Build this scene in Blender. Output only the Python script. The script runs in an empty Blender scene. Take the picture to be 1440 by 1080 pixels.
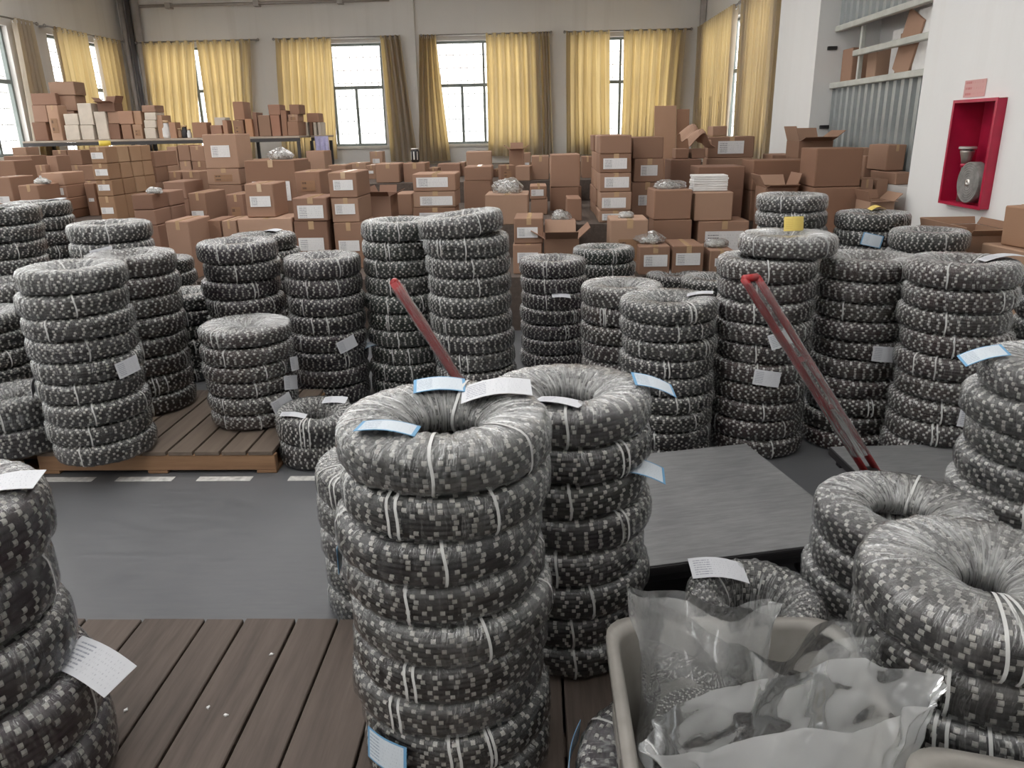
import bpy, bmesh, math, random
import numpy as np
from mathutils import Matrix, Vector, noise as mnoise

random.seed(7)
rng = np.random.default_rng(11)
scene = bpy.context.scene
COL = scene.collection
PI = math.pi

# ------------------------------------------------------------------ camera
F = 1075.0
H = 1.6
_dn = np.array([66.0, 3240.0, F]); _dn /= np.linalg.norm(_dn)
_y = np.array([35.0, -358.0, F]); _y -= _dn * (_y @ _dn); _y /= np.linalg.norm(_y)
RM = np.array([np.cross(_y, -_dn), _y, -_dn])       # rows: world axes in camera coordinates

cam = bpy.data.cameras.new('camera')
cam.sensor_width = 36.0
cam.lens = F / 1440.0 * 36.0
cam.clip_start = 0.05
cam_ob = bpy.data.objects.new('camera', cam)
COL.objects.link(cam_ob)
m4 = Matrix.Identity(4)
for i in range(3):
    m4[i][0] = RM[i, 0]; m4[i][1] = -RM[i, 1]; m4[i][2] = -RM[i, 2]
m4[0][3], m4[1][3], m4[2][3] = 0.0, 0.0, H
cam_ob.matrix_world = m4
scene.camera = cam_ob

# ------------------------------------------------------------------ world, exposure
world = bpy.data.worlds.new('overcast_sky')
scene.world = world
world.use_nodes = True
_bg = world.node_tree.nodes['Background']
_bg.inputs['Color'].default_value = (1.0, 0.985, 0.965, 1)
_bg.inputs['Strength'].default_value = 4.2
vs = scene.view_settings
vs.view_transform = 'Standard'
vs.look = 'None'
vs.exposure = 0.35
vs.gamma = 1.0
vs.use_curve_mapping = False
scene.cycles.transparent_max_bounces = 20
scene.cycles.max_bounces = 9
scene.cycles.diffuse_bounces = 5
scene.cycles.glossy_bounces = 3
scene.cycles.caustics_reflective = False
scene.cycles.caustics_refractive = False

# a pixel of the 1440x1080 photograph as a point on a plane of the place
def ray(u, v):
    return RM @ np.array([u - 720.0, v - 540.0, F])
def on_z(u, v, z):
    d = ray(u, v); return np.array([0, 0, H]) + d * (z - H) / d[2]
def on_y(u, v, Y):
    d = ray(u, v); return np.array([0, 0, H]) + d * Y / d[1]
def on_x(u, v, X):
    d = ray(u, v); return np.array([0, 0, H]) + d * X / d[0]
def by_width(u, v, w, D):
    return RM @ (np.array([u - 720.0, v - 540.0, F]) / w * D) + np.array([0, 0, H])

# ------------------------------------------------------------------ helpers
def tag(o, label, cat, group=None):
    o['label'] = label; o['category'] = cat
    if group: o['group'] = group
    return o
def empty(name, loc=(0, 0, 0), rz=0.0, parent=None):
    o = bpy.data.objects.new(name, None)
    o.empty_display_size = 0.05
    COL.objects.link(o); o.location = loc; o.rotation_euler = (0, 0, rz)
    if parent: o.parent = parent
    return o
def link(name, me, parent=None, loc=None, rot=None, scale=None):
    o = bpy.data.objects.new(name, me); COL.objects.link(o)
    if parent: o.parent = parent
    if loc is not None: o.location = loc
    if rot is not None: o.rotation_euler = rot
    if scale is not None: o.scale = scale
    return o
def struct(o):
    o['kind'] = 'structure'; return o

class MB:
    """collects vertices and faces for one mesh"""
    def __init__(s): s.v = []; s.f = []
    def add(s, vs_, fs_):
        n = len(s.v); s.v += [tuple(map(float, p)) for p in vs_]; s.f += [tuple(i + n for i in q) for q in fs_]
        return s
    def box(s, x0, y0, z0, x1, y1, z1, M=None):
        p = [Vector((x, y, z)) for z in (z0, z1) for y in (y0, y1) for x in (x0, x1)]
        if M is not None: p = [M @ q for q in p]
        return s.add(p, [(0, 2, 3, 1), (4, 5, 7, 6), (0, 1, 5, 4), (2, 6, 7, 3), (0, 4, 6, 2), (1, 3, 7, 5)])
    def tube(s, pts, r, n=8, cap=True):
        pts = [Vector(p) for p in pts]; rings = []
        base = len(s.v)
        t0 = (pts[1] - pts[0]).normalized()
        a = t0.orthogonal().normalized()
        for i, p in enumerate(pts):
            t = (pts[min(i + 1, len(pts) - 1)] - pts[max(i - 1, 0)]).normalized()
            a = (a - t * a.dot(t)).normalized(); b = t.cross(a)
            rr = r[i] if isinstance(r, (list, tuple)) else r
            for k in range(n):
                w = 2 * PI * k / n
                s.v.append(tuple(p + (a * math.cos(w) + b * math.sin(w)) * rr))
        for i in range(len(pts) - 1):
            for k in range(n):
                s.f.append((base + i * n + k, base + i * n + (k + 1) % n, base + (i + 1) * n + (k + 1) % n, base + (i + 1) * n + k))
        if cap:
            s.f.append(tuple(base + k for k in range(n))[::-1])
            s.f.append(tuple(base + (len(pts) - 1) * n + k for k in range(n)))
        return s
    def lathe(s, prof, n=24, M=None, close=False):
        base = len(s.v)
        for (r, z) in prof:
            for k in range(n):
                w = 2 * PI * k / n; p = Vector((r * math.cos(w), r * math.sin(w), z))
                s.v.append(tuple(M @ p if M is not None else p))
        m = len(prof)
        for i in range(m if close else m - 1):
            j = (i + 1) % m
            for k in range(n):
                s.f.append((base + i * n + k, base + i * n + (k + 1) % n, base + j * n + (k + 1) % n, base + j * n + k))
        return s
    def mesh(s, name, mat, smooth=False):
        me = bpy.data.meshes.new(name); me.from_pydata(s.v, [], s.f)
        if mat is not None: me.materials.append(mat)
        if smooth: me.polygons.foreach_set('use_smooth', [True] * len(me.polygons))
        me.update(); return me
    def obj(s, name, mat, parent=None, smooth=False, **k):
        return link(name, s.mesh(name, mat, smooth), parent, **k)

def bevelled(me, w, seg=1):
    bm = bmesh.new(); bm.from_mesh(me)
    bmesh.ops.bevel(bm, geom=bm.edges[:], offset=w, segments=seg, affect='EDGES', profile=0.6)
    bm.to_mesh(me); bm.free(); me.update(); return me

def set_uv(me, uvs):
    lay = me.uv_layers.new(name='UVMap')
    li = np.zeros(len(me.loops), dtype=np.int32); me.loops.foreach_get('vertex_index', li)
    lay.data.foreach_set('uv', np.asarray(uvs, dtype=np.float32)[li].ravel())

# ------------------------------------------------------------------ materials
class NT:
    def __init__(s, name):
        s.m = bpy.data.materials.new(name); s.m.use_nodes = True
        s.t = s.m.node_tree; s.t.nodes.clear()
        s.out = s.n('ShaderNodeOutputMaterial')
    def n(s, typ, **k):
        nd = s.t.nodes.new(typ)
        for a, b in k.items(): setattr(nd, a, b)
        return nd
    def l(s, a, b): s.t.links.new(a, b)
    def tc(s, which='Object'):
        return s.n('ShaderNodeTexCoord').outputs[which]
    def mapping(s, vec, scale=(1, 1, 1), loc=(0, 0, 0)):
        mp = s.n('ShaderNodeMapping'); s.l(vec, mp.inputs[0])
        mp.inputs['Scale'].default_value = scale; mp.inputs['Location'].default_value = loc
        return mp.outputs[0]
    def noise(s, vec, scale, detail=3, rough=.55):
        nd = s.n('ShaderNodeTexNoise'); s.l(vec, nd.inputs['Vector'])
        nd.inputs['Scale'].default_value = scale; nd.inputs['Detail'].default_value = detail; nd.inputs['Roughness'].default_value = rough
        return nd.outputs['Fac']
    def ramp(s, fac, stops):
        r = s.n('ShaderNodeValToRGB'); s.l(fac, r.inputs[0])
        e = r.color_ramp.elements
        while len(e) < len(stops): e.new(0.5)
        for q, (p, c) in zip(e, stops):
            q.position = p; q.color = c if len(c) == 4 else (*c, 1)
        return r.outputs[0]
    def math(s, op, a, b=None, clamp=False):
        nd = s.n('ShaderNodeMath', operation=op, use_clamp=clamp)
        for i, x in enumerate((a, b)):
            if x is None: continue
            if isinstance(x, (int, float)): nd.inputs[i].default_value = x
            else: s.l(x, nd.inputs[i])
        return nd.outputs[0]
    def mixc(s, fac, a, b, mode='MIX'):
        nd = s.n('ShaderNodeMix', data_type='RGBA', blend_type=mode)
        for sock, x in ((nd.inputs[0], fac), (nd.inputs[6], a), (nd.inputs[7], b)):
            if isinstance(x, (int, float)): sock.default_value = x
            elif isinstance(x, tuple): sock.default_value = x if len(x) == 4 else (*x, 1)
            else: s.l(x, sock)
        return nd.outputs[2]
    def bump(s, h, strength=.3, dist=.01):
        b = s.n('ShaderNodeBump'); s.l(h, b.inputs['Height'])
        b.inputs['Strength'].default_value = strength; b.inputs['Distance'].default_value = dist
        return b.outputs[0]
    def principled(s, col, rough=.6, metal=0.0, normal=None, spec=.5):
        p = s.n('ShaderNodeBsdfPrincipled')
        if isinstance(col, tuple): p.inputs['Base Color'].default_value = (*col[:3], 1)
        else: s.l(col, p.inputs['Base Color'])
        if isinstance(rough, (int, float)): p.inputs['Roughness'].default_value = rough
        else: s.l(rough, p.inputs['Roughness'])
        p.inputs['Metallic'].default_value = metal
        p.inputs['Specular IOR Level'].default_value = spec
        if normal is not None: s.l(normal, p.inputs['Normal'])
        return p
    def done(s, sh):
        s.l(sh.outputs[0] if hasattr(sh, 'outputs') else sh, s.out.inputs[0]); return s.m

def plain(name, col, rough=.6, metal=0.0, var=.12, scale=6.0, bump=0.0, spec=.5):
    t = NT(name); c = t.tc()
    n = t.noise(c, scale, 4)
    a = tuple(max(0, x * (1 - var)) for x in col); b = tuple(min(1, x * (1 + var)) for x in col)
    cc = t.ramp(n, [(.3, a), (.7, b)])
    nm = t.bump(t.noise(c, scale * 8, 3), bump, .004) if bump else None
    return t.done(t.principled(cc, rough, metal, nm, spec))

def mat_wall(name, col, stain):
    t = NT(name); c = t.tc()
    big = t.noise(t.mapping(c, (.5, .5, .35)), 1.3, 5, .6)
    drip = t.noise(t.mapping(c, (3.0, 3.0, .12)), 1.6, 4, .6)
    f = t.math('MULTIPLY', t.math('SUBTRACT', drip, .52, True), 2.2, True)
    cc = t.mixc(f, t.ramp(big, [(.3, tuple(x * .93 for x in col)), (.75, col)]), stain)
    return t.done(t.principled(cc, .85, 0, t.bump(t.noise(c, 30, 4), .15, .004), .25))

M = {}
M['wall'] = mat_wall('wall_paint', (.80, .78, .75), (.66, .63, .59))
M['wall_white'] = mat_wall('white_plaster', (.82, .82, .81), (.74, .73, .71))
M['ceiling'] = plain('ceiling_board', (.64, .63, .61), .9)

def mat_floor():
    t = NT('dark_floor_paint'); c = t.tc()
    big = t.noise(c, .9, 5, .6); sc_ = t.noise(t.mapping(c, (2, 14, 1)), 3, 5, .65)
    cc = t.mixc(.35, t.ramp(big, [(.3, (.085, .088, .094)), (.7, (.122, .125, .132))]), t.ramp(sc_, [(.35, (.07, .07, .075)), (.75, (.17, .17, .175))]))
    return t.done(t.principled(cc, t.ramp(sc_, [(.3, (.38,) * 3), (.7, (.6,) * 3)]), 0, t.bump(t.noise(c, 40, 3), .12, .003), .5))
M['floor'] = mat_floor()

def mat_wood(name, a, b, scale=1.0, along='Y'):
    t = NT(name); c = t.tc()
    oi = t.n('ShaderNodeObjectInfo').outputs['Random']
    ad = t.n('ShaderNodeVectorMath', operation='ADD'); t.l(c, ad.inputs[0])
    cx = t.n('ShaderNodeCombineXYZ'); t.l(t.math('MULTIPLY', oi, 37.0), cx.inputs[0]); t.l(t.math('MULTIPLY', oi, 11.0), cx.inputs[1]); t.l(cx.outputs[0], ad.inputs[1])
    sc_ = (16 * scale, 1.1 * scale, 16 * scale) if along == 'Y' else (1.1 * scale, 16 * scale, 16 * scale)
    g = t.noise(t.mapping(ad.outputs[0], sc_), 2.2, 6, .62)
    bl = t.noise(ad.outputs[0], 2.3, 3)
    cc = t.mixc(t.math('MULTIPLY', bl, .55), t.ramp(g, [(.28, a), (.72, b)]), tuple(x * .55 for x in a))
    cc = t.mixc(t.math('MULTIPLY', oi, .35), cc, tuple(x * .8 for x in b))
    return t.done(t.principled(cc, .7, 0, t.bump(g, .3, .004), .35))
M['plank'] = mat_wood('weathered_plank', (.062, .047, .039), (.148, .114, .095))
M['pallet'] = mat_wood('raw_pallet_wood', (.20, .105, .055), (.38, .225, .125), 1.0, 'X')
M['pallet_top'] = mat_wood('dusty_pallet_board', (.10, .075, .06), (.20, .155, .12))

def mat_carton():
    t = NT('kraft_cardboard'); c = t.tc()
    oi = t.n('ShaderNodeObjectInfo')
    r = oi.outputs['Random']
    base = t.ramp(r, [(0, (.250, .143, .099)), (.35, (.308, .183, .130)), (.7, (.362, .223, .160)), (1, (.425, .278, .202))])
    n1 = t.noise(c, 5, 5, .6); fl = t.noise(t.mapping(c, (2, 2, 60)), 2, 3)
    cc = t.mixc(t.math('MULTIPLY', n1, .45), base, (.30, .18, .11))
    cc = t.mixc(.6, cc, oi.outputs['Color'], 'MULTIPLY')
    return t.done(t.principled(cc, .75, 0, t.bump(t.math('ADD', t.math('MULTIPLY', fl, .4), n1), .25, .006), .25))
M['carton'] = mat_carton()
M['carton_pale'] = plain('pale_cardboard', (.60, .53, .45), .75, 0, .12, 5)
M['carton_inside'] = plain('cardboard_inner', (.27, .165, .10), .85, 0, .15, 4)
M['tape'] = plain('brown_packing_tape', (.50, .34, .20), .22, 0, .08, 9, 0, .6)

def mat_print(name, paper, ink, rows, blue=None):
    """paper card with printed rows; UV 0-1 over the card"""
    t = NT(name); uv = t.tc('UV')
    sp = t.n('ShaderNodeSeparateXYZ'); t.l(uv, sp.inputs[0])
    x, y = sp.outputs[0], sp.outputs[1]
    oi = t.n('ShaderNodeObjectInfo').outputs['Random']
    row = t.math('FRACT', t.math('MULTIPLY', y, rows))
    inrow = t.math('MULTIPLY', t.math('GREATER_THAN', row, .35), t.math('LESS_THAN', row, .75))
    cx = t.n('ShaderNodeCombineXYZ')
    t.l(t.math('ADD', t.math('MULTIPLY', x, 46.0), t.math('MULTIPLY', oi, 90)), cx.inputs[0])
    t.l(t.math('FLOOR', t.math('MULTIPLY', y, rows)), cx.inputs[1])
    wn = t.noise(cx.outputs[0], 1.0, 2, .6)
    left = t.math('LESS_THAN', x, .36)
    thr = t.math('SUBTRACT', .56, t.math('MULTIPLY', left, .10))
    ink_f = t.math('MULTIPLY', t.math('MULTIPLY', inrow, t.math('GREATER_THAN', wn, thr)), t.math('ADD', .45, t.math('MULTIPLY', left, .4)))
    edge = t.math('MULTIPLY', t.math('MULTIPLY', t.math('GREATER_THAN', x, .07), t.math('LESS_THAN', x, .93)),
                  t.math('MULTIPLY', t.math('GREATER_THAN', y, .08), t.math('LESS_THAN', y, .92)))
    ink_f = t.math('MULTIPLY', ink_f, edge)
    pc = paper
    if blue:
        b = t.math('GREATER_THAN', t.math('ABSOLUTE', t.math('SUBTRACT', x, .5)), .44)
        b2 = t.math('GREATER_THAN', t.math('ABSOLUTE', t.math('SUBTRACT', y, .5)), .45)
        pc = t.mixc(t.math('MAXIMUM', b, b2), paper, blue)
    cc = t.mixc(ink_f, pc, ink)
    return t.done(t.principled(cc, .6, 0, None, .4))
M['label'] = mat_print('white_shipping_label', (.74, .73, .73), (.10, .10, .12), 7)
M['tag'] = mat_print('printed_tag_card', (.56, .57, .60), (.20, .21, .26), 9)
M['tag_blue'] = mat_print('printed_tag_card_blue_edge', (.54, .59, .64), (.20, .26, .34), 9, (.14, .32, .52))
M['note_yellow'] = mat_print('yellow_note_paper', (.78, .60, .16), (.62, .42, .10), 8)
M['print_ink'] = mat_print('carton_print', (.30, .17, .095), (.07, .04, .03), 2)
M['white_card'] = plain('white_card', (.72, .71, .70), .6)
M['strap'] = plain('white_plastic_strap', (.55, .55, .54), .35, 0, .05)

def mat_wire():
    t = NT('black_rubber_wire'); c = t.tc(); oi = t.n('ShaderNodeObjectInfo')
    n = t.noise(c, 14, 3)
    cc = t.mixc(.8, t.ramp(n, [(.3, (.012, .010, .011)), (.7, (.028, .024, .025))]), oi.outputs['Color'], 'MULTIPLY')
    return t.done(t.principled(cc, .55, 0, None, .4))
M['wire'] = mat_wire()
def mat_bead():
    t = NT('sintered_metal_bead'); c = t.tc()
    n = t.noise(c, 55, 2)
    cc = t.ramp(n, [(.3, (.44, .42, .40)), (.7, (.74, .72, .68))])
    return t.done(t.principled(cc, .4, .1, None, .5))
M['bead'] = mat_bead()

def mat_film(name, milk_lo, milk_hi, tint, gloss=.10, uvs=(42, 2.0), layered=False, bs=1.0, fm=1.25, creases=0.0, inner_add=.08):
    t = NT(name); uv = t.tc('UV'); oi = t.n('ShaderNodeObjectInfo').outputs['Random']
    cx = t.n('ShaderNodeCombineXYZ'); t.l(t.math('MULTIPLY', oi, 53.0), cx.inputs[0]); t.l(t.math('MULTIPLY', oi, 17.0), cx.inputs[1]); 
    ad = t.n('ShaderNodeVectorMath', operation='ADD'); t.l(uv, ad.inputs[0]); t.l(cx.outputs[0], ad.inputs[1])
    st = t.noise(t.mapping(ad.outputs[0], (uvs[0], uvs[1], 1)), 1.0, 4, .65)
    pt = t.noise(t.mapping(ad.outputs[0], (7, 2.2, 1)), 1.0, 3, .6)
    fine = t.noise(t.mapping(ad.outputs[0], (uvs[0] * 3.1, uvs[1] * 2.5, 1)), 1.0, 3, .7)
    s1 = t.math('MULTIPLY', t.math('SUBTRACT', st, .44, True), 3.6, True)
    s2 = t.math('MULTIPLY', t.math('SUBTRACT', pt, .38, True), 3.0, True)
    milk = t.math('ADD', milk_lo, t.math('MULTIPLY', t.math('MULTIPLY', s1, t.math('ADD', .3, t.math('MULTIPLY', s2, .7))), milk_hi - milk_lo))
    if creases:      # thin creases where the film doubles up, their highlights painted in white
        c1 = t.noise(t.mapping(ad.outputs[0], (uvs[0] * 1.7, uvs[1] * 1.3, 1), (3.1, 7.7, 0)), 1.0, 2, .5)
        ln = t.math('SUBTRACT', 1.0, t.math('MULTIPLY', t.math('ABSOLUTE', t.math('SUBTRACT', c1, .5)), creases), True)
        milk = t.math('MAXIMUM', milk, t.math('MULTIPLY', t.math('MULTIPLY', ln, ln), t.math('ADD', .15, t.math('MULTIPLY', s2, .6))))
    if layered:      # the wrap passes through the hole, so more layers lie over each other there
        sv = t.n('ShaderNodeSeparateXYZ'); t.l(uv, sv.inputs[0])
        inner = t.math('SUBTRACT', 1.0, sv.outputs[1], True)
        milk = t.math('ADD', t.math('MULTIPLY', milk, t.math('ADD', .30, t.math('MULTIPLY', inner, 1.3))), t.math('MULTIPLY', inner, inner_add), True)
    nm = t.bump(t.math('ADD', st, t.math('MULTIPLY', fine, .6)), bs, .012)
    tr = t.n('ShaderNodeBsdfTransparent'); tr.inputs[0].default_value = (.96, .965, .96, 1)
    df = t.n('ShaderNodeBsdfDiffuse'); df.inputs[0].default_value = (*tint, 1); t.l(nm, df.inputs['Normal'])
    tl = t.n('ShaderNodeBsdfTranslucent'); tl.inputs[0].default_value = (*tint, 1)
    md = t.n('ShaderNodeMixShader'); md.inputs[0].default_value = .35; t.l(df.outputs[0], md.inputs[1]); t.l(tl.outputs[0], md.inputs[2])
    mx = t.n('ShaderNodeMixShader'); t.l(milk, mx.inputs[0]); t.l(tr.outputs[0], mx.inputs[1]); t.l(md.outputs[0], mx.inputs[2])
    gl = t.n('ShaderNodeBsdfGlossy'); gl.inputs['Color'].default_value = (.95, .96, .97, 1); gl.inputs['Roughness'].default_value = gloss; t.l(nm, gl.inputs['Normal'])
    fr = t.n('ShaderNodeFresnel'); fr.inputs[0].default_value = 1.45
    fac = t.math('MULTIPLY', fr.outputs[0], fm)
    if creases: fac = t.math('ADD', fac, t.math('MULTIPLY', t.math('MULTIPLY', ln, s2), .40))
    fac = t.math('MINIMUM', fac, .85)
    m2 = t.n('ShaderNodeMixShader'); t.l(fac, m2.inputs[0]); t.l(mx.outputs[0], m2.inputs[1]); t.l(gl.outputs[0], m2.inputs[2])
    return t.done(m2)
M['film'] = mat_film('clear_stretch_film', .02, .60, (.84, .84, .82), layered=True, creases=22.0, fm=1.5)
M['film_dense'] = mat_film('many_layered_stretch_film', .08, .80, (.86, .86, .84), layered=True, fm=1.9, creases=15.0, inner_add=.16)
M['bag'] = mat_film('milky_polythene', .42, .44, (.86, .87, .87), .13, (2, 2), bs=.06, fm=1.6)
M['bag_clear'] = mat_film('clear_polythene', .26, .28, (.86, .87, .87), .10, (2, 2), bs=.06, fm=1.8)

def mat_curtain():
    t = NT('gold_satin_curtain'); uv = t.tc('UV'); c = t.tc()
    st = t.noise(t.mapping(uv, (60, .6, 1)), 1.0, 3, .5)
    a = t.ramp(st, [(.3, (.38, .335, .27)), (.7, (.50, .45, .38))])
    b = t.ramp(st, [(.3, (.58, .39, .14)), (.7, (.76, .57, .26))])
    df = t.principled(a, .5, 0, None, .4)
    tl = t.n('ShaderNodeBsdfTranslucent'); t.l(b, tl.inputs[0])
    mx = t.n('ShaderNodeMixShader'); mx.inputs[0].default_value = .42; t.l(df.outputs[0], mx.inputs[1]); t.l(tl.outputs[0], mx.inputs[2])
    return t.done(mx)
M['curtain'] = mat_curtain()
M['rod'] = plain('brushed_rod', (.35, .33, .31), .4, .7)
M['eyelet'] = plain('steel_eyelet', (.75, .73, .70), .3, .6)
M['alu'] = plain('green_grey_window_frame', (.20, .23, .22), .5, .2)
M['sill'] = plain('cream_sill', (.72, .69, .62), .7)
def mat_glass():
    t = NT('window_glass')
    tr = t.n('ShaderNodeBsdfTransparent'); tr.inputs[0].default_value = (.97, .98, .98, 1)
    gl = t.n('ShaderNodeBsdfGlossy'); gl.inputs['Roughness'].default_value = .03
    mx = t.n('ShaderNodeMixShader'); mx.inputs[0].default_value = .05
    t.l(tr.outputs[0], mx.inputs[1]); t.l(gl.outputs[0], mx.inputs[2])
    return t.done(mx)
M['glass'] = mat_glass()
M['grille'] = plain('painted_grille_bar', (.42, .42, .42), .6)
M['pipe'] = plain('grey_pipe', (.42, .39, .37), .5, .2)
M['dark_pipe'] = plain('dark_pipe', (.10, .09, .09), .5, .2)
M['galv'] = plain('galvanised_sheet', (.40, .43, .43), .45, .45, .18, 3)
M['rail'] = plain('grey_rail_paint', (.52, .53, .49), .5, .1)
M['red'] = plain('red_enamel', (.42, .012, .05), .35, 0, .12, 8)
M['red_handle'] = plain('red_powder_coat', (.36, .018, .022), .3, 0, .2, 12)
M['pink_sign'] = mat_print('pale_red_sign', (.62, .36, .34), (.5, .16, .16), 3)
M['hose'] = plain('grey_canvas_hose', (.22, .21, .20), .7, 0, .3, 20)
M['valve'] = plain('dull_brass_valve', (.33, .30, .27), .4, .6, .2, 18)
M['black'] = plain('black_steel', (.022, .020, .022), .5, .2)
M['deck'] = None
def mat_deck():
    t = NT('grey_deck_mat'); c = t.tc()
    n = t.noise(c, 3.2, 6, .65); s_ = t.noise(t.mapping(c, (3, 22, 1)), 3, 5, .65)
    cc = t.mixc(.4, t.ramp(n, [(.3, (.12, .12, .125)), (.7, (.20, .20, .202))]), t.ramp(s_, [(.35, (.10, .10, .105)), (.75, (.27, .27, .27))]))
    return t.done(t.principled(cc, t.ramp(n, [(.3, (.33,) * 3), (.7, (.5,) * 3)]), 0, t.bump(s_, .1, .002), .5))
M['deck'] = mat_deck()
M['tote'] = plain('grey_beige_plastic', (.24, .225, .205), .45, 0, .15, 10)
M['concrete'] = plain('bare_concrete_ledge', (.55, .53, .51), .85, 0, .12, 4)
M['marking'] = plain('worn_white_paint', (.50, .49, .47), .8, 0, .3, 30)
M['steel_dark'] = plain('dark_angle_steel', (.05, .045, .045), .5, .3)
M['shelf_board'] = plain('shelf_board', (.38, .31, .25), .6, 0, .2, 5)
M['violet'] = plain('pale_violet_film', (.50, .48, .72), .4, 0, .15, 20)
M['yellow'] = plain('yellow_tape_roll', (.70, .55, .08), .4)

# ------------------------------------------------------------------ the hall
YW, XL, XR, XP, ZC = 16.0, -8.05, 3.2, 2.97, 4.6
YB = -4.0

fl = MB().box(XL - .3, YB - .3, -.15, XR + .7, YW + .3, 0).obj('floor', M['floor']); struct(fl)

def wall_holes(name, mat, axis, at, thick, a0, a1, z0, z1, holes):
    """wall slab with real openings; axis 'y' = wall across Y=at (runs along x), 'x' = wall across X=at"""
    mb = MB()
    def put(p0, p1, q0, q1):
        if p1 - p0 < 1e-4 or q1 - q0 < 1e-4: return
        if axis == 'y': mb.box(p0, at, q0, p1, at + thick, q1)
        else: mb.box(min(at, at + thick), p0, q0, max(at, at + thick), p1, q1)
    cur = a0
    for (h0, h1, b0, b1) in sorted(holes):
        put(cur, h0, z0, z1); put(h0, h1, z0, b0); put(h0, h1, b1, z1); cur = h1
    put(cur, a1, z0, z1)
    return struct(mb.obj(name, mat))

def xw(u): return float(on_y(u, 120, YW)[0])
BACK_WIN = [(xw(204), xw(346)), (xw(396), xw(539)), (xw(609), xw(752)), (xw(803), xw(942))]
WZ0, WZ1 = 1.36, 3.26
wall_holes('wall_back', M['wall'], 'y', YW, .28, XL - .28, XR + .6, 0, ZC, [(a, b, WZ0, WZ1) for a, b in BACK_WIN])
LEFT_WIN = [(13.5, 15.4), (10.4, 12.5), (7.2, 9.3), (4.0, 6.1), (.8, 2.9), (-2.4, -.3)]
wall_holes('wall_left', M['wall'], 'x', XL, -.28, YB, YW, 0, ZC, [(a, b, WZ0, WZ1) for a, b in LEFT_WIN])
RIGHT_WIN = [(10.95, 12.2), (12.7, 15.2)]
wall_holes('wall_right', M['wall_white'], 'x', XR, .28, 9.2, YW, 0, ZC, [(a, b, WZ0, WZ1) for a, b in RIGHT_WIN])
struct(MB().box(XP, 8.91, 0, XR, 10.33, ZC).box(XR, 8.91, 0, XR + .6, 9.2, ZC).obj('wall_right_pillar', M['wall_white']))
FCY0, FCY1, FCZ0, FCZ1 = 5.24, 5.78, 1.045, 1.735
wall_holes('wall_right_near', M['wall_white'], 'x', XP, .65, YB, 6.42, 0, ZC, [(FCY0 - .004, FCY1 + .004, FCZ0 - .004, FCZ1 + .004)])
struct(MB().box(XR + .42, 6.3, 0, XR + .6, 9.0, ZC).obj('wall_right_recess', M['wall_white']))
struct(MB().box(XP + .02, 6.421, 0, XR + .42, 8.909, 1.10).obj('trim_1', M['concrete']))
struct(MB().box(xw(557), YW - .075, 0, xw(588), YW, ZC).obj('wall_back_pillar', M['wall']))
# unseen rear wall; its door opening is added, sized for light on fronts
wall_holes('wall_rear', M['wall'], 'y', YB - .28, .28, XL - .28, XR + .6, 0, ZC, [(-6.6, -4.6, 0, 2.6)])
# unseen roof; skylight openings added and sized for light from above
roof = MB()
SKY = [(-6.6, -5.0), (-2.5, -.9), (.4, 1.1)]
xs = XL - .28
for a, b in SKY:
    roof.box(xs, YB - .3, ZC, a, YW + .28, ZC + .12); xs = b
roof.box(xs, YB - .3, ZC, XR + .6, YW + .28, ZC + .12)
for a, b in SKY:
    for y0, y1 in ((YB - .3, -2.6), (1.6, 2.4), (6.2, 7.4), (11.2, YW + .28)):
        roof.box(a, y0, ZC, b, y1, ZC + .12)
struct(roof.obj('ceiling', M['ceiling']))

# corner pipes and conduit
t_ = tag(empty('corner_pipe', (XL + .12, YW - .1, 0)), 'grey and dark vertical pipes in the corner beside left curtains', 'pipe')
for k, (dx, r, mt) in enumerate(((.0, .05, 'pipe'), (.13, .045, 'dark_pipe'), (.27, .07, 'pipe'))):
    MB().tube([(dx, 0, 0), (dx, 0, ZC)], r, 10).obj('pipe', M[mt], t_, True)
zc_ = float(on_y(300, 4, YW - .3)[2])
t_ = tag(empty('conduit', (0, YW - .12, zc_)), 'thin grey conduit running along the top of the back wall', 'conduit')
MB().tube([(XL + .5, 0, 0), (xw(557) - .01, 0, 0)], .028, 8).obj('tube', M['pipe'], t_, True)
for x in (-7.0, -5.3, -3.7):
    MB().box(x - .05, -.04, -.05, x + .05, .115, .05).obj('bracket', M['pipe'], t_)
t_ = MB().box(XR - .11, YW - .11, 2.0, XR - .06, YW - .02, ZC)
t_.box(XR - .06, YW - .11, 2.0, XR - .012, YW - .06, ZC)
tag(t_.obj('angle_post', M['pipe']), 'narrow steel angle post standing in the back right corner', 'post')

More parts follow.
